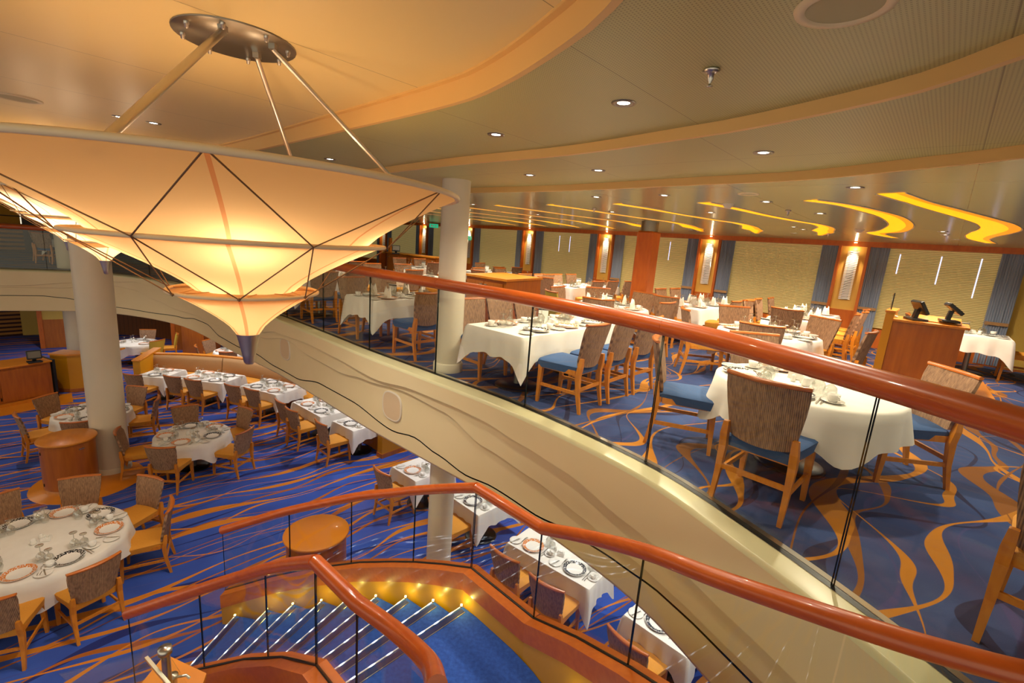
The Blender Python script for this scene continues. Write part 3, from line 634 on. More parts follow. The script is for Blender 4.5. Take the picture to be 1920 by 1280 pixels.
dl = empty('downlight')
MB().lathe([(.030, .0), (.036, -.004), (.058, -.006), (.062, 0)], 24).build('trim_ring', 'brushed', dl)
MB().lathe([(0, -.001), (.034, -.001)], 20).build('lamp_face', 'lamp_white', dl)
spots = [(.47, 2.57, Z12, 'biggest downlight, just right of the glowing ceiling step'), (-.22, 3.49, Z12, 'downlight on the inner ceiling ring above the chandelier edge'), (1.48, 3.14, Z23, 'downlight on the middle ceiling ring, farthest to the right'), (.63, 4.27, Z23, 'right one of two close downlights on the middle ceiling ring'), (.05, 4.85, Z23, 'left one of two close downlights on the middle ceiling ring'), (-2.07, 5.23, Z12, 'downlight behind the chandelier hanger rods'), (-3.68, 4.5, ZD, 'left downlight beyond the thickest hanger rod'), (-3.50, 4.66, ZD, 'right downlight beyond the thickest hanger rod')]
outs = [(2.52, 3.78), (.86, 5.76), (1.47, 5.13), (2.48, 5.02), (-.84, 8.32), (-.45, 9.57), (.32, 9.65), (1.42, 7.68), (2.53, 6.57), (3.46, 5.7), (.97, 11.45), (1.41, 11.81), (2.37, 9.94), (3.83, 10.94), (2.2, 12.65), (4.41, 7.89), (4.8, 8.29), (5.28, 9.39), (5.84, 6.77), (6.29, 7.24), (7.12, 7.97), (-2.6, 9.6), (-3.6, 11.5), (-1.2, 12.4), (-5.6, 12.6), (4.1, 3.0), (-3.2, 16.3), (-1.4, 14.8), (-5.4, 15.2)]  # last entries added to brighten the dark far counter
near_of = [((2.3, 6.0), 'above the round tables'), ((1.7, 12.3), 'above the window tables behind the cabinet'), ((6.3, 7.3), 'above the podium'), ((-.2, 8.7), 'above the wooden cabinet'), ((4, 9.5), 'above the long window tables'), ((-3, 11), 'over the far end tables')]
rank = {}
for x, y in outs:
    nm = min(near_of, key=lambda q: (q[0][0] - x) ** 2 + (q[0][1] - y) ** 2)[1]; rank.setdefault(nm, []).append((pix((x, y, ZO))[0], x, y))
ORD = ['first', 'second', 'third', 'fourth', 'fifth', 'sixth', 'seventh', 'eighth', 'ninth', 'tenth', 'eleventh', 'twelfth', 'thirteenth', 'fourteenth']
for nm, L in rank.items():
    for k, (p_, x, y) in enumerate(sorted(L)): spots.append((x, y, ZO, 'small ceiling downlight %s, %s from the left' % (nm, ORD[k])))
for i, (x, y, z, lb) in enumerate(spots):
    inst(dl, (x, y, z - .0005), 0, lb, 'ceiling light', 'round ceiling downlights')
    lamp('downlight_lamp', 'SPOT', (x, y, z - .02), 52 if i < 8 else (135 if (Vector((x, y, 0)) - W0).dot(N) > -3.6 else 95), (1, .87, .66), .03, 130 if i < 8 else 158, .8)
# lamps of the lower ceiling, hidden above the lower tables, and fill lamps added without fixtures over the well
for x, y in ((-9.0, 13.2), (-7.0, 12.3), (-4.6, 10.9), (-2.6, 9.2), (-.5, 7.4), (1.0, 6.2), (2.2, 4.9), (-11.5, 14.8), (-8.8, 14.6), (-14.2, 14.2), (2.6, 3.6)):
    lamp('lower_downlight_lamp', 'SPOT', (x, y, -.46), 115, (1, .95, .90), .05, 140, .8)
for x, y in ((-5.6, 5.6), (-6.4, 8.2), (-8.8, 9.0), (-3.4, 7.0), (-10.5, 9.6), (-2.6, 4.2), (-.9, 4.6)):
    lamp('well_fill_lamp', 'SPOT', (x, y, ZD - .03), 210, (1, .93, .84), .06, 100, .7)

spk = empty('sprinkler')
MB().lathe([(.0, 0), (.03, 0), (.034, -.006), (.018, -.016), (.013, -.018), (.012, -.038), (.006, -.05), (.004, -.062), (.014, -.064), (0, -.066)], 18).build('sprinkler_head', 'steel', spk)
for x, y, z, lb in ((.71, 2.06, Z12, 'large steel fire sprinkler nearest, beside the ring plate'), (1.07, 7.25, ZO, 'small fire sprinkler left of the wood column'), (3.05, 5.63, ZO, 'small fire sprinkler between the two yellow coves'), (5.5, 8.7, ZO, 'tiny fire sprinkler near the window lamp')): inst(spk, (x, y, z), 0, lb, 'sprinkler', 'ceiling sprinklers')
dt = empty('smoke_detector'); MB().lathe([(0, -.05), (.03, -.048), (.045, -.03), (.058, -.012), (.06, 0)], 20).build('detector_body', 'white_plastic', dt)
for x, y, lb in ((2.28, 5.45, 'round white smoke detector at the start of a yellow cove'), (5.16, 7.44, 'round white smoke detector above the lamp by the podium')): inst(dt, (x, y, ZO), 0, lb, 'smoke detector', 'smoke detectors')
for x, y, z, r_, lb in ((.88, 1.53, Z12, .125, 'large round ceiling speaker plate at the top edge'), (2.07, 4.55, ZO, .09, 'small flat round ceiling plate above the handrail'), (-4.15, 4.05, ZD, .16, 'round perforated ceiling grille at the far left')):
    m = MB(); m.lathe([(r_ * .78, -.004), (r_ * .82, -.010), (r_, -.008), (r_ + .004, 0)], 36); o = m.build('ceiling_speaker', 'cream_paint', loc=(x, y, z)); tag(o, lb, 'speaker', 'round ceiling plates')
    MB().lathe([(0, -.004), (r_ * .79, -.004)], 36).build('grille_face', 'plate_paint', o)

# ------------------------------------------------------------------ chairs
def make_chair(seat_mat, back_mat='rib_fabric'):
    root = empty('dining_chair')
    m = MB(); rows = []
    for j, (y, hw) in enumerate(((-.235, .19), (-.20, .205), (0, .225), (.18, .24), (.235, .235), (.25, .225))):
        rows.append([(hw * x, y, .47 + .012 * (1 - x * x) - (.02 if j in (0, 5) else 0)) for x in (-1, -.92, -.5, 0, .5, .92, 1)])
    top = [[(x, y, z - (.012 if abs(x) > .96 * max(abs(q[0]) for q in r_) else 0)) for (x, y, z) in r_] for r_ in rows for q in [max(r_, key=lambda t_: abs(t_[0]))]]
    bot = [[(x * .97, y * .98, .385) for x, y, z in r_] for r_ in rows]
    m.grid(top); m.grid(bot, smooth=False)
    rim_t = [r_[0] for r_ in top] + list(top[-1][1:]) + [r_[-1] for r_ in top[::-1]][1:] + list(top[0][::-1])[1:-1]
    rim_b = [r_[0] for r_ in bot] + list(bot[-1][1:]) + [r_[-1] for r_ in bot[::-1]][1:] + list(bot[0][::-1])[1:-1]
    m.grid([rim_t, rim_b], closed=True); m.build('seat', seat_mat, root)
    # backrest: tilted, curved round the sitter, wider at the top, its lower edge bowed
    def bp_(u, t, off):
        zb = .475 - .025 * (1 - u * u); z = zb + (.885 - zb) * t; hw = .195 + .045 * min(1, t * 1.3)
        y = -.245 - .085 * t ** 1.1 + .038 * u * u - .004 + off; return (u * hw, y, z)
    us = [-1, -.75, -.5, -.25, 0, .25, .5, .75, 1]; ts = [0, .12, .35, .6, .85, 1]; m = MB()
    fr = [[bp_(u, t_, .022 - .008 * (abs(u) == 1) - .006 * (t_ in (0, 1))) for u in us] for t_ in ts]; bk = [[bp_(u, t_, -.022 + .008 * (abs(u) == 1)) for u in us] for t_ in ts]
    m.grid(fr); m.grid(bk)
    for a, b in ((fr[0], bk[0]), (fr[-1], bk[-1]), ([q[0] for q in fr], [q[0] for q in bk]), ([q[-1] for q in fr], [q[-1] for q in bk])): m.grid([a, b])
    m.build('backrest', back_mat, root)
    m = MB(); U9 = [-1.02, -.75, -.5, -.25, 0, .25, .5, .75, 1.02]; ring = []
    for u in U9:
        x, y, z = bp_(u, 1, 0); th = .046 - .018 * u * u; z += .004 * u * u; ring.append([(x, y + th * .5, z), (x, y + th * .55, z + .018), (x, y + .002, z + .026), (x, y - th * .7, z + .018), (x, y - th * .6, z)])
    m.grid(list(zip(*ring)) + [[q[0] for q in ring]]); m.add(ring[0], [(0, 1, 2, 3, 4)]); m.add(ring[-1], [(4, 3, 2, 1, 0)]); m.build('top_rail', 'cap_wood', root)
    for s in (-1, 1):
        m = MB(); m.bar((s * .205, .21, .405), (s * .212, .225, 0), .052, .046, .03, .028); m.build('leg', 'chair_wood', root)
        m = MB(); pts = [(s * .208, -.262, .56, .018), (s * .212, -.255, .47, .024), (s * .213, -.24, .38, .024), (s * .214, -.255, .2, .019), (s * .216, -.295, 0, .014)]
        rows = [[(x + a * .95 * w_, y + b * w_, z) for a, b in ((-1, -1), (1, -1), (1, 1), (-1, 1))] for x, y, z, w_ in pts]
        m.grid(rows, closed=True, smooth=False); m.add(rows[0], [(0, 1, 2, 3)]); m.add(rows[-1], [(0, 1, 2, 3)]); m.build('leg', 'chair_wood', root)
        m = MB(); m.bar((s * .209, .215, .2), (s * .214, -.262, .2), .018, .032); m.build('stretcher', 'chair_wood', root)
    m = MB(); m.bar((-.21, -.258, .24), (.21, -.258, .24), .018, .034); m.build('stretcher', 'chair_wood', root)
    m = MB(); m.bar((-.2, -.215, .40), (.2, -.215, .40), .02, .05); m.bar((-.2, .2, .40), (.2, .2, .40), .02, .05); m.bar((-.2, -.2, .40), (-.2, .2, .40), .02, .05); m.bar((.2, -.2, .40), (.2, .2, .40), .02, .05); m.build('seat_frame', 'chair_wood', root)
    return root
CH = {'orange': make_chair('seat_orange'), 'blue': make_chair('seat_blue'), 'lemon': make_chair('seat_orange', 'lemon')}
SEATN = {'orange': 'orange seated', 'blue': 'blue seated', 'lemon': 'lime yellow backed'}

# ------------------------------------------------------------------ tableware
def proto(name, m, mats): return m.build(name, mats)
def lathe_o(name, prof, mat, n=24): return MB().lathe(prof, n).build(name, mat)
PR = {}
PL = [(0, .004), (.09, .004), (.104, .008), (.148, .020), (.152, .021), (.152, .018), (.1, .001), (.09, 0), (0, 0)]
PR['plate_orange'] = lathe_o('dinner_plate', PL, 'plate_orange', 36); PR['plate_black'] = lathe_o('dinner_plate', PL, 'plate_black', 36)
PR['bread'] = lathe_o('bread_plate', [(0, .003), (.055, .003), (.085, .012), (.086, .010), (.05, 0), (0, 0)], 'china', 28)
PR['saucer'] = lathe_o('saucer', [(0, .003), (.03, .003), (.072, .014), (.073, .011), (.04, 0), (0, 0)], 'china', 24)
m = MB(); m.lathe([(0, 0), (.024, 0), (.036, .02), (.041, .055), (.038, .055), (.033, .022), (.02, .006), (0, .006)], 22)
m.tube([(.039, 0, .048), (.06, 0, .045), (.062, 0, .028), (.036, 0, .018)], .0035, 6); PR['cup'] = m.build('coffee_cup', 'china')
PR['glass_tall'] = lathe_o('wine_glass', [(.034, 0), (.046, .05), (.042, .085), (.020, .115), (.005, .125), (.0045, .19), (.014, .198), (.039, .202), (.039, .206), (0, .207)], 'ware_glass', 16)
PR['glass_small'] = lathe_o('water_goblet', [(.038, 0), (.047, .045), (.038, .08), (.013, .10), (.006, .107), (.006, .142), (.037, .151), (.037, .155), (0, .156)], 'ware_glass', 16)
def cutlery(name, L, kind):
    m = MB()
    m.grid([[(-.0055, 0, .002), (.0055, 0, .002)], [(-.004, L * .3, .003), (.004, L * .3, .003)], [(-.003, L * .6, .006), (.003, L * .6, .006)]] , smooth=False)
    if kind == 'knife': m.grid([[(-.003, L * .5, .005), (.004, L * .5, .005)], [(-.007, L * .6, .004), (.006, L * .6, .004)], [(-.007, L * .93, .003), (.004, L * .93, .003)], [(0, L, .003), (.001, L, .003)]], smooth=False)
    elif kind == 'fork':
        m.grid([[(-.003, L * .6, .006), (.003, L * .6, .006)], [(-.011, L * .72, .004), (.011, L * .72, .004)], [(-.011, L * .8, .003), (.011, L * .8, .003)]], smooth=False)
        for q in (-1.5, -.5, .5, 1.5): m.box((q * .0062, L * .9, .004), (.0032, L * .2, .0015))
    else: m.lathe([(0, .001), (.012, .003), (.0165, .007)], 14, c=(0, L * .87, 0))
    m.box((0, L * .3, .0025), (.009, L * .6, .003)); return m.build(name, 'steel')
PR['fork'] = cutlery('fork', .2, 'fork'); PR['knife'] = cutlery('table_knife', .23, 'knife'); PR['spoon'] = cutlery('spoon', .19, 'spoon'); PR['bknife'] = cutlery('butter_knife', .15, 'knife')
m = MB(); rows = []
for j, (sc, z) in enumerate(((.055, 0), (.058, .03), (.05, .08), (.034, .13))):
    rows.append([(sc * (1.0 + .25 * math.sin(3 * a + .5)) * math.cos(a), sc * .62 * (1 + .2 * math.sin(5 * a)) * math.sin(a), z + (.045 * abs(math.cos(a)) ** 3 if j == 3 else 0)) for a in (2 * PI * k / 20 for k in range(20))])
rows.append([(p[0] * .6, p[1] * .5, .09) for p in rows[-1]]); m.grid(rows, closed=True); m.add(rows[-1], [tuple(range(20))]); PR['napkin_up'] = m.build('folded_napkin', 'napkin')
m = MB(); m.grid([[(-.06 + .012 * math.sin(j), -.09 + .02 * j, .002 + .010 * abs(math.sin(j * 1.3))), (-.02, -.09 + .02 * j, .016), (.03, -.09 + .02 * j, .012 + .006 * math.cos(j * 2)), (.065 - .01 * math.cos(j), -.09 + .02 * j, .001)] for j in range(10)]); m.box((0, 0, .003), (.11, .17, .006)); PR['napkin_flat'] = m.build('folded_napkin', 'napkin')
PR['salt'] = lathe_o('salt_shaker', [(0, 0), (.018, 0), (.02, .01), (.016, .03), (.018, .045), (.012, .055), (0, .057)], 'china', 14)
PR['creamer'] = lathe_o('cream_jug', [(0, 0), (.028, 0), (.034, .02), (.024, .05), (.027, .065), (.024, .064), (.02, .05), (0, .05)], 'china', 16)
m = MB(); m.box((0, 0, .022), (.09, .06, .044), taper=1.1); m.cur = 1
for j in range(5): m.box((-.034 + .017 * j, 0, .05), (.011, .045, .02), Matrix.Rotation(.12 * (j - 2), 3, 'Y'))
PR['caddy'] = m.build('sugar_caddy', ['china', 'paper'])
m = MB(); m.box((0, .006, .085), (.12, .003, .17), Matrix.Rotation(.12, 3, 'X')); m.cur = 1; m.box((0, -.012, .08), (.125, .004, .165), Matrix.Rotation(-.16, 3, 'X')); PR['menu'] = m.build('menu_card', ['paper', 'black'])
HOME = set(PR)
def put(key, p, rz, label, cat, group):
    o = PR[key]
    if o.name in USED: o = o.copy(); COL.objects.link(o)
    else: USED.add(o.name)
    o.location = p; o.rotation_euler = (0, 0, rz); tag(o, label, cat, group); return o

# ------------------------------------------------------------------ dining tables
def posword(p, c):
    a, b = pix(p), pix(c); ang = math.degrees(math.atan2(-(a[1] - b[1]) * 2.2, a[0] - b[0])) % 360
    return ['right', 'far right', 'far', 'far left', 'left', 'near left', 'near', 'near right'][int((ang + 22.5) // 45) % 8]
def unique_words(ps, c):
    ws = [posword(p, c) for p in ps]; out = [None] * len(ps)
    for w_ in set(ws):
        idx = sorted([i for i, q in enumerate(ws) if q == w_], key=lambda i: pix(ps[i])[0])
        for r_, i in enumerate(idx): out[i] = w_ if len(idx) == 1 else '%s %s' % (ORD[r_], w_)
    return out
def rect_cloth(L, Wd, drop=.27, seed=0):
    rnd = random.Random(seed); m = MB(); hx, hy = L / 2, Wd / 2; n_ = 22
    per = []
    for (ax, ay), (bx, by) in (((-hx, -hy), (hx, -hy)), ((hx, -hy), (hx, hy)), ((hx, hy), (-hx, hy)), ((-hx, hy), (-hx, -hy))):
        for k in range(n_):
            t_ = k / n_; per.append((ax + (bx - ax) * t_, ay + (by - ay) * t_, min(t_, 1 - t_) * math.hypot(bx - ax, by - ay), (by - ay) / max(1e-6, math.hypot(bx - ax, by - ay)), -(bx - ax) / max(1e-6, math.hypot(bx - ax, by - ay)), t_))
    rows = [[(x, y, 0) for x, y, *_ in per]]; ph = rnd.random() * 6
    for lv in (.06, .35, .7, 1.0):
        r_ = []
        for i, (x, y, dc, nx, ny, t_) in enumerate(per):
            cor = math.exp(-(dc / .09) ** 2); dx, dy = (x / hx, y / hy)
            ccx, ccy = (math.copysign(1, x) * .707, math.copysign(1, y) * .707)
            d_ = drop * (1 + .75 * cor) + .012 * math.sin(i * .9 + ph); fl = (.004 + .02 * lv + .014 * lv * math.sin(i * 1.15 + ph) * (1 - cor))
            ox = nx * fl * (1 - cor) + ccx * cor * (.012 + .085 * lv ** .7); oy = ny * fl * (1 - cor) + ccy * cor * (.012 + .085 * lv ** .7)
            r_.append((x + ox, y + oy, -d_ * lv - (.003 if lv < .1 else 0)))
        rows.append(r_)
    m.grid(rows, closed=True); gx = [[(-hx + L * i / 8, -hy + Wd * j / 6, .001 * math.sin(i * 2 + j)) for i in range(9)] for j in range(7)]; m.grid(gx); return m
def round_cloth(R, drop=.26, seed=0):
    rnd = random.Random(seed); m = MB(); n_ = 96; ph = rnd.random() * 6; rows = [[(0.001 * math.cos(2 * PI * k / n_), .001 * math.sin(2 * PI * k / n_), 0) for k in range(n_)], [(R * .97 * math.cos(2 * PI * k / n_), R * .97 * math.sin(2 * PI * k / n_), 0) for k in range(n_)]]
    for lv in (.03, .3, .65, 1.0):
        r_ = []
        for k in range(n_):
            a = 2 * PI * k / n_; c4 = max(0, math.cos(4 * (a - ph))) ** 3; d_ = drop * (1 + .45 * c4); rip = math.sin(14 * a + ph * 3) * .5 + .5 * math.sin(9 * a + ph)
            rr = R + .006 + lv * (.032 + .040 * rip + .05 * c4); r_.append((rr * math.cos(a), rr * math.sin(a), -d_ * lv - .004))
        rows.append(r_)
    m.grid(rows, closed=True); return m
TS = 0
def dining_table(kind, c, z0, phrase, size, yaw=0, seats=(), chairs=None, detail=2, seatcol='orange', napkin=None, off={}, tuck=.18, drop=.27):
    """seats: list of (local x, local y, facing) around the table; chairs: which of them have a chair"""
    global TS; TS += 1; T = phrase; c = Vector((c[0], c[1], 0)); RM = Matrix.Rotation(yaw, 3, 'Z'); cz = z0 + .69
    root = tag(empty('dining_table', (c.x, c.y, z0), yaw), ('round' if kind == 'round' else 'rectangular') + ' pedestal table, under the cloth of ' + T, 'table', 'pedestal dining tables')
    if kind == 'round':
        MB().lathe([(0, .65), (size, .65), (size, .68), (0, .68)], 40).build('tabletop', 'cabinet_wood', root); cl = round_cloth(size + .012, drop, TS)
    else:
        m = MB(); m.box((0, 0, .665), (size[0], size[1], .03), bev=.004); m.build('tabletop', 'cabinet_wood', root); cl = rect_cloth(size[0] + .02, size[1] + .02, drop, TS)
    for px_ in ([0] if kind == 'round' or size[0] < 1.5 else [-size[0] * .28, size[0] * .28]):
        MB().lathe([(.04, .03), (.04, .65)], 20, (px_, 0, 0)).build('pedestal', 'brushed', root)
        MB().lathe([(0, .032), (.24, .022), (.26, .008), (.26, 0), (0, 0)], 32, (px_, 0, 0)).build('foot_plate', 'base_dark', root)
    cloth = cl.build('tablecloth', 'cloth', loc=(c.x, c.y, cz - .003), rz=yaw)
    tag(cloth, 'white tablecloth draped over ' + T, 'tablecloth', 'white tablecloths')
    pts = [c + RM @ Vector((x, y, 0)) + Z3(cz) for x, y, f in seats]; words = unique_words(pts, c + Z3(cz))
    chairs = range(len(seats)) if chairs is None else chairs
    for i, ((x, y, f), w_) in enumerate(zip(seats, words)):
        d = Vector((math.cos(f), math.sin(f), 0)); fy = yaw + f - PI / 2; wd = RM @ d; e = c + RM @ Vector((x, y, 0))      # edge point, inward direction
        right = Vector((wd.y, -wd.x, 0))
        if i in chairs:
            sc = seatcol if isinstance(seatcol, str) else seatcol.get(i, seatcol.get('*', 'orange'))
            j = .03 * math.sin(TS * 3.1 + i * 2.3)
            loc = e - wd * (off.get(i, tuck) + j) ; jr = fy + .06 * math.sin(TS * 1.7 + i * 5.1)
            inst(CH[sc], (loc.x, loc.y, z0), jr, '%s chair, %s place, %s' % (SEATN[sc], w_, T), 'chair', 'dining chairs')
        def at_(r_, f_, z=0): q = e + right * r_ + wd * f_; return (q.x, q.y, cz + .0015 + z)
        g = ', %s place, %s' % (w_, T)
        kindp = ('plate_orange', 'plate_black')[(i + TS) % 2]; ink = 'orange' if kindp == 'plate_orange' else 'black'
        if detail >= 1:
            put(kindp, at_(0, .18), fy, '%s rimmed dinner plate' % ink + g, 'plate', 'rimmed dinner plates')
            if napkin == 'up': put('napkin_up', at_(0, .18, .007), fy + i, 'standing napkin' + g, 'napkin', 'folded napkins')
            elif napkin == 'flat': put('napkin_flat', at_(0, .18, .012), fy + .4, 'folded napkin' + g, 'napkin', 'folded napkins')
            put('glass_tall', at_(.13, .36), 0, 'upturned wine glass' + g, 'glass', 'upturned wine glasses')
            put('glass_small', at_(.21, .33), 0, 'upturned water goblet' + g, 'glass', 'upturned goblets')
        if detail >= 2:
            put('bread', at_(-.25, .11), fy, 'small bread plate' + g, 'plate', 'bread plates'); put('bknife', at_(-.26, .03, .012), fy - .25, 'butter knife' + g, 'knife', 'butter knives')
            put('fork', at_(-.175, .08), fy, 'steel fork' + g, 'fork', 'forks'); put('knife', at_(.175, .07), fy, 'table knife' + g, 'knife', 'table knives')
            put('spoon', at_(.20, .08), fy, 'steel spoon' + g, 'spoon', 'spoons')
            cs = (.25, .22) if kind == 'round' else (.26, .20)
            if kind == 'rect' and abs(x) < 1e-6 and size[0] < .9: pass
            put('saucer', at_(*cs), fy, 'white saucer' + g, 'saucer', 'saucers'); put('cup', at_(*cs, .004), fy - .8 + i, 'white coffee cup' + g, 'cup', 'coffee cups')
    if detail >= 1:
        q = c + RM @ Vector((.03, .02, 0)); put('caddy', (q.x, q.y, cz + .001), yaw + .4, 'sugar packet caddy in the middle of ' + T, 'caddy', 'sugar caddies')
        q = c + RM @ Vector((-.07, .05, 0)); put('salt', (q.x, q.y, cz + .001), 0, 'white salt shaker in the middle of ' + T, 'shaker', 'salt shakers')
        q = c + RM @ Vector((-.04, -.07, 0)); put('creamer', (q.x, q.y, cz + .001), 0, 'white cream jug in the middle of ' + T, 'jug', 'cream jugs')
        if z0 == 0 and detail >= 1: q = c + RM @ Vector((.0, .13, 0)); put('menu', (q.x, q.y, cz + .001), yaw + 2.2, 'small standing menu card on ' + T, 'menu card', 'menu cards')
    return root
def ring_seats(R, angs): return [(R * math.cos(math.radians(a)), R * math.sin(math.radians(a)), math.radians(a) + PI) for a in angs]
def side_seats(L, Wd, near=(), far=(), ends=()):
    s = [(x, -Wd / 2, PI / 2) for x in near] + [(x, Wd / 2, -PI / 2) for x in far]
    if 'l' in ends: s.append((-L / 2, 0, 0))
    if 'r' in ends: s.append((L / 2, 0, PI))
    return s
def rect_from(a, b, depth, z0, *args, **kw):
    """table whose near edge runs from a to b on the floor plan"""
    a, b = Vector((*a, 0)), Vector((*b, 0)); d = (b - a); L = d.length; d.normalize(); n_ = Vector((-d.y, d.x, 0)); c = (a + b) / 2 + n_ * depth / 2
    return dining_table('rect', (c.x, c.y), z0, *args, size=(L, depth), yaw=math.atan2(d.y, d.x), **kw)

# upper deck
u = N; w_ = W
t1 = Vector((.115, 4.67, 0)); c1 = t1 + N * .98 - W * .415
dining_table('rect', c1, 0, 'the long table beside the thin white column', (1.96, .83), YAW_N, [(x, -.415, PI / 2) for x in (-.56, .0, .56)] + [(x, .415, -PI / 2) for x in (-.56, .0, .56)], tuck=.2, off={0: .30, 1: .33, 2: .30}, seatcol='blue', napkin='flat')
c0 = Vector((-1.95, 6.5, 0)) + N * .62 - W * .38
dining_table('rect', c0, 0, 'the napkin table left of the thin white column', (1.24, .76), YAW_N, [(x, -.38, PI / 2) for x in (-.3, .3)] + [(x, .38, -PI / 2) for x in (-.3, .3)], off={0: .55}, seatcol='blue', napkin='up')
dining_table('round', (2.36, 3.64), 0, 'the round table nearest the handrail', .64, 0, ring_seats(.64, (-132, -2, 158, 84)), seatcol='blue', napkin='flat')
dining_table('round', (3.5, 6.4), 0, 'the round table left of the podium', .62, 0, ring_seats(.62, (-123, -45, 22, 90, 168)), seatcol='orange')
dining_table('round', (1.65, 8.1), 0, 'the round napkin table before the wood column', .62, 0, ring_seats(.62, (-112, -48, 46, 94, 145, 198)), seatcol={3: 'orange', 5: 'lemon', '*': 'orange'}, napkin='up', detail=2)
dining_table('rect', (3.75, 9.6), 0, 'the long napkin table right of the wood column', (2.2, .85), YAW_N, side_seats(2.2, .85, (-.6, .1, .75), (-.6, .1, .75), 'l'), napkin='up', detail=1)
dining_table('rect', (1.72, 12.3), 0, 'the long table right behind the wooden cabinet', (2.2, .85), YAW_N, side_seats(2.2, .85, (-.7, .05, .75), (-.7, .05, .75), 'l'), detail=1)
dining_table('rect', (5.55, 8.95), 0, 'the long table between podium and window wall', (2.2, .75), YAW_N, side_seats(2.2, .75, (-.75, 0, .75), (-.75, 0, .75), 'l'), napkin='up', detail=1)
dining_table('rect', (7.95, 8.1), 0, 'the square table behind the podium', (.95, .9), YAW_N, side_seats(.95, .9, (0,), (0,), ''), chairs=(0, 1), detail=2)
dining_table('rect', (-.1, 12.9), 0, 'the far table behind the wooden cabinet', (1.7, .8), YAW_N, side_seats(1.7, .8, (-.5, .4), (-.5, .4), 'l'), detail=1)
dining_table('rect', (-.9, 15.4), 0, 'the far window table by the white column', (1.7, .8), YAW_N, side_seats(1.7, .8, (-.5, .4), (-.5, .4), ''), detail=1)
dining_table('rect', (-2.55, 11.2), 0, 'the far table before the corner counter', (1.7, .8), YAW_N, side_seats(1.7, .8, (-.5, .4), (-.5, .4), 'l'), detail=1)
dining_table('rect', (-4.9, 12.1), 0, 'the far table under the chandelier edge', (1.5, .8), YAW_N, side_seats(1.5, .8, (-.4, .4), (-.4, .4), ''), detail=1)
dining_table('rect', (-3.75, 8.95), 0, 'the dim table behind the chandelier rods', (1.2, .8), YAW_N, side_seats(1.2, .8, (-.3, .3), (-.3, .3), ''), seatcol='blue', detail=1)
dining_table('rect', (-2.9, 15.0), 0, 'the far table beside the exit', (1.6, .8), YAW_N, side_seats(1.6, .8, (-.4, .4), (-.4, .4), ''), detail=1)
dining_table('rect', (-8.1, 13.5), 0, 'the upper table seen below the second chandelier', (1.3, .8), .4, side_seats(1.3, .8, (-.35, .35), (), 'l'), seatcol='blue', detail=1)
dining_table('rect', (-13.9, 14.9), 0, 'the upper table at the far left', (1.2, .8), .2, side_seats(1.2, .8, (-.35, .3), (), 'l'), seatcol='blue', detail=1)
#dining_table('rect', (4.2, 13.0), 0, 'the window table behind the wood column', (1.6, .8), YAW_N, side_seats(1.6, .8, (-.4, .4), (-.4, .4), ''), detail=1, chairs=(0, 1, 2, 3))
inst(CH['orange'], (2.57, 1.86, 0), math.radians(-52), 'striped back chair cut off at the lower right, beside the stair rail', 'chair', 'dining chairs')

# lower deck
dining_table('round', (-6.0, 8.4), LOW, 'the round lower table between column and booth', .60, 0, ring_seats(.60, (-80, -6, 62, 130, 208)))
dining_table('round', (-8.5, 9.05), LOW, 'the round lower table behind the thick column', .62, 0, ring_seats(.62, (172, -125, -58, 88, 27)))
dining_table('round', (-5.6, 5.1), LOW, 'the big round lower table at the left edge', .82, 0, ring_seats(.82, (116, 73, 30, -25, -62, 155, -110)))
bk = dict(detail=2)
rect_from((-9.55, 11.47), (-8.87, 11.47), .82, LOW, 'the first booth table at the left', seats=[(0, -.41, PI / 2), (0, .41, -PI / 2)], chairs=(0,), **bk)
rect_from((-8.54, 11.54), (-7.30, 11.37), .83, LOW, 'the second booth table', seats=side_seats(1.25, .83, (-.33, .3), (-.3, .32)), chairs=(0, 1), **bk)
rect_from((-6.75, 11.32), (-5.62, 10.86), .83, LOW, 'the third booth table', seats=side_seats(1.2, .83, (-.3, .3), (-.3, .3)), chairs=(0, 1), **bk)
rect_from((-5.04, 10.48), (-4.05, 9.69), .80, LOW, 'the fourth booth table', seats=side_seats(1.26, .8, (-.3, .3), (-.3, .3)), chairs=(0, 1), **bk)
rect_from((-3.72, 9.53), (-3.12, 9.08), .80, LOW, 'the last booth table at the right', seats=[(0, -.4, PI / 2), (0, .4, -PI / 2)], chairs=(0,), **bk)
rect_from((-1.94, 7.68), (-1.43, 7.24), .8, LOW, 'the single table before the thin column', seats=[(0, -.4, PI / 2)], **bk)
rect_from((-.80, 6.86), (-.30, 6.38), .8, LOW, 'the single table behind the thin column', seats=[(0, -.4, PI / 2)], **bk)
rect_from((.16, 5.77), (1.16, 4.99), .55, LOW, 'the table seen through the stair glass', seats=[(-.34, -.275, PI / 2), (.32, -.275, PI / 2)], **bk)
rect_from((1.52, 4.62), (2.05, 4.1), .8, LOW, 'the lowest table beside the stair rail', seats=[(-.05, -.4, PI / 2)], **bk)
dining_table('round', (-12.2, 14.75), LOW, 'the lower table by the curved wainscot', .6, 0, ring_seats(.6, (-20, 40, 200, 110)), seatcol={0: 'lemon', 1: 'lemon', '*': 'orange'}, detail=1)
dining_table('round', (-8.9, 14.7), LOW, 'the far lower table behind the booth', .6, 0, ring_seats(.6, (165, 215, -70, 60)), detail=1)

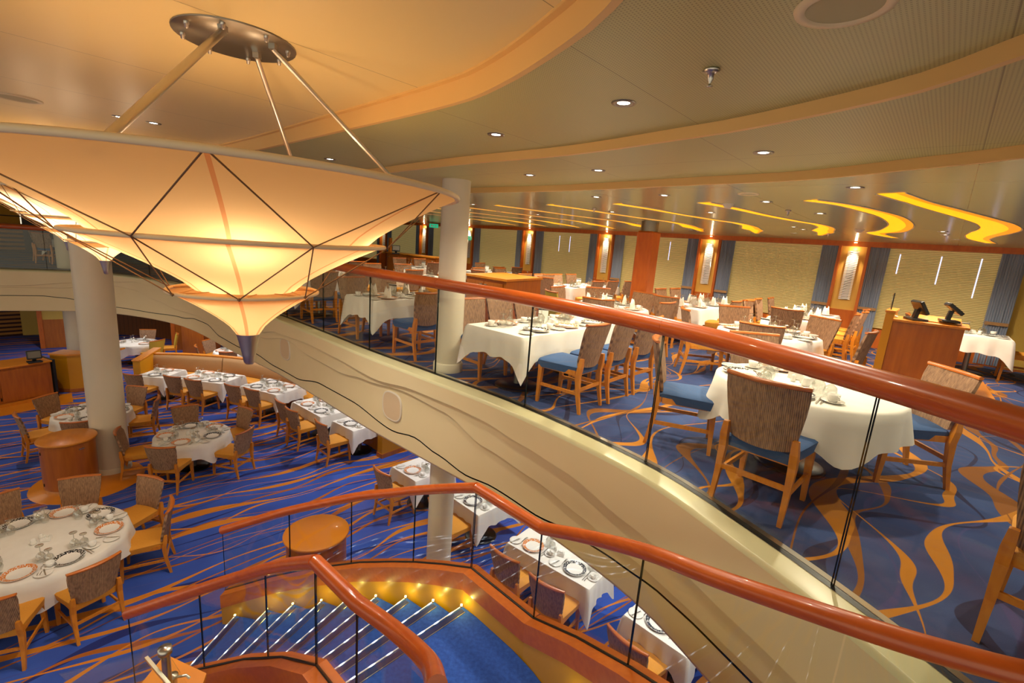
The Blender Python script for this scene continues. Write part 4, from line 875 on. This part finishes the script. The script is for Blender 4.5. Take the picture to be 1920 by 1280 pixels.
# ------------------------------------------------------------------ booth
BK = smooth_curve([(-10.15, 12.75, 0), (-9.2, 12.95, 0), (-7.7, 12.95, 0), (-6.3, 12.55, 0), (-5.1, 12.05, 0), (-4.1, 11.35, 0), (-3.1, 10.55, 0), (-2.45, 9.98, 0)], 6)
nb = normals(BK); sg = 1 if nb[3].y < 0 else -1; nb = [q * sg for q in nb]
def brow(off, z): return [p + q * off + Z3(LOW + z) for p, q in zip(BK, nb)]
booth = tag(empty('booth_bench'), 'long curved tan booth bench with orange wood top behind the booth tables', 'bench')
per_ = 10
for j in range(0, len(BK) - 1, per_):
    sl = slice(j, min(j + per_ + 1, len(BK))); m = MB(); rr = [brow(.10, .44)[sl], brow(.135, .5)[sl], brow(.09, .8)[sl], brow(.05, .905)[sl], brow(.0, .91)[sl]]
    rr = [[q[0] + (q[1] - q[0]).normalized() * .008] + q[1:-1] + [q[-1] - (q[-1] - q[-2]).normalized() * .008] for q in rr]
    m.grid(rr); m.build('back_cushion', 'booth_fabric', booth)
m = MB(); m.grid([brow(.1, .45), brow(.12, .46), brow(.48, .47), brow(.52, .45), brow(.52, .38)]); m.build('seat_cushion', 'seat_orange', booth)
m = MB(); m.grid([brow(.46, .38), brow(.46, 0)]); m.build('plinth', 'cabinet_wood', booth)
m = MB(); m.grid([brow(.03, .93), brow(.04, .95), brow(-.10, .95), brow(-.11, .93), brow(-.11, 0)], smooth=False); m.grid([brow(.03, .93), brow(.03, .9)]); m.build('back_panel', 'light_wood', booth)
def wing(a, b, label):
    a, b = Vector((*a, 0)), Vector((*b, 0)); r_ = tag(empty('booth_end_wall', (a.x, a.y, LOW), math.atan2((b - a).y, (b - a).x)), label, 'partition', 'booth end walls'); L = (b - a).length
    m = MB(); m.box((L / 2, 0, .53), (L, .16, .86)); m.build('panel', 'panel_yellow', r_); m = MB(); m.box((L / 2, 0, .05), (L + .03, .19, .1)); m.build('plinth', 'cabinet_wood', r_); m = MB(); m.box((L / 2, 0, .98), (L + .04, .2, .04), bev=.008); m.build('wood_top', 'light_wood', r_)
wing((-9.83, 11.85), (-10.3, 13.2), 'yellow end wall with orange top at the left of the booth'); wing((-2.66, 9.38), (-2.1, 10.1), 'yellow end wall with wood plinth at the right of the booth')

# ------------------------------------------------------------------ cabinets, counters and stands
def round_cabinet(x, y, ang, label, disc):
    root = tag(empty('round_cabinet', (x, y, LOW), ang), label, 'cabinet', 'round wooden cabinets')
    MB().lathe([(.345, .0), (.345, .09), (.335, .10)], 44).build('plinth', 'light_wood', root)
    MB().lathe([(.36, .10), (.36, .88)], 48).build('body', 'cabinet_wood', root)
    MB().lathe([(0, .93), (.385, .93), (.395, .922), (.395, .905), (.385, .89), (.35, .88)], 52).build('top', 'light_wood' if disc else 'orange_floor', root)
    m = MB(); m.grid([[(.365 * math.cos(a), .365 * math.sin(a), z) for a in (math.radians(-62 + 7 * k) for k in range(15))] for z in (.13, .84)]); dr = m.build('door', 'cabinet_wood', root)
    m = MB(); m.box((.375 * math.cos(.5), .375 * math.sin(.5), .80), (.012, .075, .022), Matrix.Rotation(.5, 3, 'Z')); m.build('handle', 'steel', dr)
    for z in (.2, .76): m = MB(); m.tube([(.368 * math.cos(-1.13), .368 * math.sin(-1.13), z - .025), (.368 * math.cos(-1.13), .368 * math.sin(-1.13), z + .025)], .008, 6); m.build('hinge', 'dark_metal', dr)
    return root
round_cabinet(-7.45, 7.40, math.radians(-48), 'round wooden cabinet with orange top standing against the thick white column', True)
round_cabinet(-2.31, 5.36, math.radians(-60), 'round wooden cabinet with plain orange top beside the stair rail', False)
o = MB().lathe([(0, .012), (.78, .012), (.785, 0)], 56).build('floor_disc', 'orange_floor', loc=(-7.36, 7.62, LOW)); tag(o, 'round orange wood floor inlay under cabinet and thick column', 'floor inlay')
sv = tag(empty('service_cabinet', (0, 0, 0)), 'low wooden service cabinet with door handles right of the thin white column', 'cabinet')
ca = Vector((-1.02, 9.42, 0)); cb = Vector((-.18, 8.6, 0)); cc = Vector((.53, 9.85, 0)); cdv = ca + cc - cb
pl_ = [ca, cb, cc, cdv]; ctr = sum(pl_, Vector()) / 4
grow = lambda k: [(ctr + (p - ctr) * k) for p in pl_]
MB().prism([(p.x, p.y) for p in grow(.97)], 0, .93).build('body', 'cabinet_wood', sv); MB().prism([(p.x, p.y) for p in grow(1.02)], .93, .97).build('top', 'light_wood', sv)
fd = (cb - ca).normalized(); fn = Vector((fd.y, -fd.x, 0)); fn = fn if fn.dot(-ca) > 0 else -fn
for j in range(2):
    a_ = ca + fd * (.06 + .52 * j); b_ = a_ + fd * .5; m = MB(); Rr = Matrix.Rotation(math.atan2(fd.y, fd.x), 3, 'Z'); m.box((a_ + b_) / 2 + fn * .0 + Z3(.47), (.5, .03, .8), Rr); dr = m.build('door', 'cabinet_wood', sv)
    m = MB(); hp = (b_ - fd * .05 if j == 0 else a_ + fd * .05) + fn * .03 + Z3(.82); m.box(hp, (.07, .02, .018), Rr); m.build('handle', 'steel', dr)
# podium
pd = tag(empty('podium', (6.12, 6.95, 0), YAW_N), 'wooden host podium with yellow side post near the window wall', 'podium')
m = MB(); m.box((0, 0, .46), (.74, .78, .92)); m.build('body', 'cabinet_wood', pd)
m = MB(); m.box((0, .44, .52), (.78, .10, 1.04)); m.build('side_panel', 'panel_yellow', pd); m = MB(); m.box((0, .44, 1.05), (.80, .12, .03)); m.build('panel_cap', 'light_wood', pd)
m = MB(); m.box((0, -.02, .935), (.80, .84, .03)); m.build('top', 'light_wood', pd)
m = MB(); m.box((.1, -.1, .975), (.5, .5, .03), Matrix.Rotation(-.1, 3, 'Y')); m.build('sloped_desk', 'orange_floor', pd)
m = MB(); m.box((.05, .47, 1.18), (.30, .008, .25)); m.build('glass_screen', ['ware_glass'], pd)
m = MB(); m.box((-.12, .455, 1.18), (.012, .014, .27)); m.build('screen_edge', 'black', pd)
o = MB().prism([(7.2, 7.53), (7.66, 7.44), (6.5, 6.02), (5.9, 6.3), (5.4, 7.2), (6.3, 8.0)], 0, .006).build('floor_plate', 'orange_floor'); tag(o, 'orange wood floor plate under and beside the host podium', 'floor inlay')
def pos_terminal(loc, rz, label, tilt=.5):
    r_ = tag(empty('cash_terminal', loc, rz), label, 'touch screen', 'touch screen terminals')
    m = MB(); m.box((0, 0, .015), (.26, .2, .03), bev=.006); m.build('base', 'dark_plastic', r_)
    m = MB(); m.bar((0, .02, .03), (0, .0, .16), .07, .05); m.build('stand', 'dark_plastic', r_)
    R_ = Matrix.Rotation(-tilt, 3, 'X'); m = MB(); m.box((0, -.02, .19), (.27, .05, .22), R_, bev=.01); hs = m.build('screen_housing', 'dark_plastic', r_)
    m = MB(); m.box(Vector((0, -.02, .19)) + R_ @ Vector((0, -.027, .005)), (.23, .003, .16), R_); m.build('display', 'screen', hs)
    return r_
pos_terminal((5.92, 6.95, .953), YAW_N + .5, 'black touch terminal seen from the side, lower one on the podium', .55)
pos_terminal((6.2, 6.72, .985), YAW_N + .2, 'black touch terminal tilted up, right one on the podium', .9)
o = MB().tube([(-.06, 0, .014), (0, .01, .03), (.07, 0, .016)], [.014, .02, .013], 8).build('desk_phone', 'white_plastic', loc=(5.70, 7.10, .95)); tag(o, 'small cream handset lying on the podium beside the terminals', 'phone')
# lower host counter, half wall, terminal
hc = tag(empty('host_counter', (0, 0, 0)), 'wooden host counter at the left edge of the lower deck', 'counter')
ha, hb = Vector((-12.35, 9.6, 0)), Vector((-11.62, 11.35, 0)); hd = (hb - ha).normalized(); hn = Vector((-hd.y, hd.x, 0)); Rh = Matrix.Rotation(math.atan2(hd.y, hd.x), 3, 'Z'); hm = (ha + hb) / 2 + hn * .35
m = MB(); m.box(hm + Z3(LOW + .5), (1.9, .7, .84), Rh); m.build('body', 'cabinet_wood', hc); m = MB(); m.box(hm + Z3(LOW + .04) - hn * .02, (1.96, .76, .08), Rh); m.build('plinth', 'light_wood', hc)
m = MB(); m.box(hm + Z3(LOW + .95), (2.0, .78, .045), Rh, bev=.01); m.build('top', 'orange_floor', hc)
for j in range(2):
    m = MB(); m.box(ha + hd * (.48 + .9 * j) + Z3(LOW + .5) - hn * .012, (.86, .03, .76), Rh); dr = m.build('door', 'cabinet_wood', hc)
    for z in (.2, .8): m = MB(); m.box(ha + hd * (.92 if j == 0 else .92) + Z3(LOW + z) - hn * .035, (.02, .02, .07), Rh); m.build('hinge', 'dark_metal', dr)
m = MB(); m.box(hb + hd * .05 + hn * .3 + Z3(LOW + .5), (.05, .72, .98), Rh); m.build('end_panel', 'dark_plastic', hc)
o = MB().prism([(-13.5, 9.3), (-12.1, 8.9), (-10.9, 11.1), (-11.5, 11.7)], LOW, LOW + .008).build('floor_strip', 'orange_floor'); tag(o, 'orange wood floor strip in front of the lower host counter', 'floor inlay')
pos_terminal((-11.75, 11.1, LOW + .975), math.radians(58), 'black touch terminal on the lower host counter', .15)
o = MB().box((0, 0, .02), (.24, .16, .04)).box((.01, 0, .05), (.2, .14, .012), Matrix.Rotation(.2, 3, 'Z')).build('paper_tray', ['paper'], loc=(-12.1, 10.3, LOW + .975)); tag(o, 'white paper stack in a tray left on the lower counter', 'paper tray')
hw = tag(empty('half_wall', (0, 0, 0)), 'yellow half wall with wood top under the pale column', 'partition')
pts = [Vector(p) for p in ((-12.0, 11.72, 0), (-11.55, 11.72, 0), (-11.12, 12.0, 0), (-10.85, 12.35, 0))]
for i in range(3):
    a, b = pts[i], pts[i + 1]; d = (b - a).normalized(); n_ = Vector((-d.y, d.x, 0)); Rr = Matrix.Rotation(math.atan2(d.y, d.x), 3, 'Z'); L = (b - a).length; q = (a + b) / 2 + n_ * .12
    m = MB(); m.box(q + Z3(LOW + .55), (L, .22, .9), Rr); m.build('panel', 'panel_yellow', hw); m = MB(); m.box(q + Z3(LOW + .05), (L + .02, .25, .1), Rr); m.build('plinth', 'cabinet_wood', hw)
m = MB(); off = [p + Vector((-.05, .45, 0)) for p in pts[::-1]]; m.prism([(p.x, p.y - .03) for p in pts] + [(p.x, p.y) for p in off], LOW + 1.0, LOW + 1.04); m.build('wood_top', 'light_wood', hw)
# upper corner counter with terminal and post, exit signs
uc = tag(empty('corner_counter', (-3.75, 17.6, 0), math.atan2(V.y, V.x)), 'long wooden counter against the far end of the window wall', 'counter')
m = MB(); m.box((0, 0, .46), (3.0, .6, .92)); m.build('body', 'cabinet_wood', uc); m = MB(); m.box((0, 0, .95), (3.08, .68, .04)); m.build('top', 'light_wood', uc)
for j in range(4): m = MB(); m.box((-1.1 + .72 * j, .315, .46), (.66, .03, .8)); dr = m.build('door', 'cabinet_wood', uc); m = MB(); m.box((-1.1 + .72 * j + (.26 if j % 2 else -.26), .34, .8), (.06, .02, .02)); m.build('handle', 'steel', dr)
m = MB(); m.box((1.45, .2, 1.2), (.1, .1, .6)); m.build('post', 'light_wood', uc)
pos_terminal((-4.35, 16.9, .97), math.radians(12), 'black touch terminal on the far upper counter', .35)
for x, y, z, lb in ((-3.35, 18.6, 2.08, 'green exit sign hanging from the ceiling beside the white column'), (-2.02, 18.62, 1.72, 'small green exit sign on the wall right of the white column')):
    o = MB().box((0, 0, 0), (.34, .05, .14)).build('exit_sign', 'exit_green', loc=(x, y, z)); o.rotation_euler.z = .2; tag(o, lb, 'exit sign')
    m = MB(); m.box((-.09, -.03, 0), (.03, .004, .08)); m.box((-.06, -.03, .01), (.05, .004, .02)); m.box((-.04, -.03, -.02), (.02, .004, .05)); m.box((.05, -.03, 0), (.09, .004, .02)); m.box((.09, -.03, 0), (.02, .004, .05)); m.build('running_figure', 'paper', o)

# ------------------------------------------------------------------ far left: slatted wall, wainscot wall, pillars, dark opening
def wall_seg(name, a, b, z0, z1, mat, th=.12):
    a, b = Vector((*a, 0)), Vector((*b, 0)); d = b - a; o = MB().box((d.length / 2, th / 2, (z1 - z0) / 2), (d.length, th, z1 - z0)).build(name, mat, loc=(a.x, a.y, z0), rz=math.atan2(d.y, d.x)); return struct(o)
wall_seg('wall_slats_lower', (-21.5, 12.6), (-18.35, 17.05), LOW, -.42, 'stripe_wood'); wall_seg('wall_slats_upper', (-21.5, 12.6), (-18.2, 17.4), 0, 1.0, 'stripe_wood')
wall_seg('wall_left_upper', (-21.6, 12.65), (-18.3, 17.45), 1.0, ZO, 'panel_yellow', .1)
for z in (1.25, 1.62): wall_seg('trim_%d' % (int(z * 100)), (-21.5, 12.6), (-18.2, 17.4), z, z + .03, 'black', .1)
wall_seg('wall_left_lower', (-18.35, 17.05), (-17.5, 17.7), LOW, -.42, 'wallpaper'); wall_seg('wall_dark_opening', (-18.2, 17.4), (-14.6, 20.5), 0, ZO, 'red_lines')
def pillar(x, y, label):
    r_ = tag(empty('wall_pillar', (x, y, LOW), math.radians(38)), label, 'pillar', 'lower wall pillars'); h = -.42 - LOW
    m = MB(); m.box((0, 0, h / 2 + .5), (.62, .3, h - 1.0)); m.build('panel', 'wallpaper', r_); m = MB(); m.box((0, 0, .5), (.62, .3, 1.0)); m.build('wood_base', 'cabinet_wood', r_)
    for s in (-1, 1): m = MB(); m.box((s * .36, -.02, h / 2), (.12, .36, h)); m.build('wood_post', 'trim_wood', r_)
pillar(-15.9, 15.9, 'yellow panelled pillar with wood posts left of the pale column'); pillar(-12.1, 16.9, 'narrow panelled pillar beside the tall wooden cupboard')
wc_ = smooth_curve([(-17.6, 17.9, 0), (-16.2, 18.2, 0), (-14.5, 18.3, 0), (-13.2, 17.9, 0), (-12.35, 17.0, 0)], 5)
for z0, z1, mt in ((LOW, LOW + 1.05, 'wainscot'), (LOW + 1.05, -.42, 'wallpaper')):
    m = MB(); m.grid([[p + Z3(z0) for p in wc_], [p + Z3(z1) for p in wc_]]); struct(m.build('wall_curved_%s' % ('wainscot' if mt == 'wainscot' else 'upper'), mt))
o = MB(); o.grid([[p + Z3(LOW + 1.05) - q * .04 for p, q in zip(wc_, normals(wc_))], [p + Z3(LOW + 1.1) - q * .04 for p, q in zip(wc_, normals(wc_))], [p + Z3(LOW + 1.1) for p in wc_]]); struct(o.build('trim_wainscot', 'trim_wood'))
cu = tag(empty('tall_cupboard', (-11.3, 16.6, LOW), math.radians(-12)), 'wooden cupboard with orange top at the end of the wainscot', 'cupboard')
m = MB(); m.box((0, 0, .68), (.95, .7, 1.36)); m.build('body', 'cabinet_wood', cu); m = MB(); m.box((0, 0, 1.38), (1.0, .76, .05)); m.build('top', 'orange_floor', cu)
o = MB().prism([(-10.8, 16.5), (-10.2, 16.0), (-8.9, 13.0), (-10.1, 13.2), (-11.2, 15.2)], LOW, LOW + .008).build('floor_strip', 'orange_floor'); tag(o, 'orange wood floor strip behind the booth bench', 'floor inlay')
wall_seg('wall_back_lower', (-12.3, 19.0), (8, 19.0), LOW, -.42, 'wallpaper'); wall_seg('wall_left_far', (-30, 6), (-21.5, 12.6), LOW, ZO, 'cabinet_wood')
wall_seg('wall_far_end', (-14.6, 20.5), (-10.5, 27.5), 0, ZO, 'trim_wood')

# ------------------------------------------------------------------ reception stand inside the stair curve
rs = tag(empty('reception_stand', (0, 0, 0)), 'orange topped stand with clear glass shelf and steel post inside the stair curve', 'stand')
MB().prism([(-2.27, 2.76), (-1.90, 2.64), (-1.78, 2.30), (-2.25, 2.30)], -1.43, -1.40).build('top', 'orange_floor', rs)
MB().prism([(-2.22, 2.72), (-1.92, 2.62), (-1.82, 2.34), (-2.2, 2.34)], LOW, -1.43).build('body', 'cabinet_wood', rs)
m = MB(); m.lathe([(.024, -1.7), (.024, -1.02)], 18, (-1.99, 2.42, 0)); ps = m.build('post', 'steel', rs); m = MB(); m.lathe([(.024, -1.03), (.037, -1.025), (.037, -.985), (0, -.98)], 24, (-1.99, 2.42, 0)); m.build('post_cap', 'steel', ps)
m = MB(); m.bar((-2.12, 2.43, -1.08), (-1.78, 2.22, -1.08), .018, .018); m.build('cross_bar', 'steel', rs)
m = MB(); m.prism([(-2.06, 2.50), (-1.53, 2.10), (-1.86, 1.98), (-2.5, 2.26)], -1.062, -1.052); m.build('glass_shelf', ['pane_glass', 'glass_edge'], rs)
o = MB().lathe([(0, 0), (.045, 0), (.045, .012), (.022, .02), (.022, .09), (.03, .1), (.03, .125), (0, .13)], 20).tube([(.02, 0, .11), (.09, 0, .13), (.11, 0, .11)], .008, 8).build('stanchion_head', 'steel', loc=(-2.02, 2.5, -1.399)); tag(o, 'shiny steel barrier post head lying on the orange stand', 'barrier post')
round_cabinet(-3.12, 2.75, math.radians(-60), 'round wooden cabinet whose orange top just shows at the bottom edge', False)

# protos never used would be loose: remove them
for o in list(PR.values()) + list(CH.values()) + [dl, spk, dt]:
    if o.name not in USED:
        for c_ in list(o.children): bpy.data.objects.remove(c_)
        bpy.data.objects.remove(o)
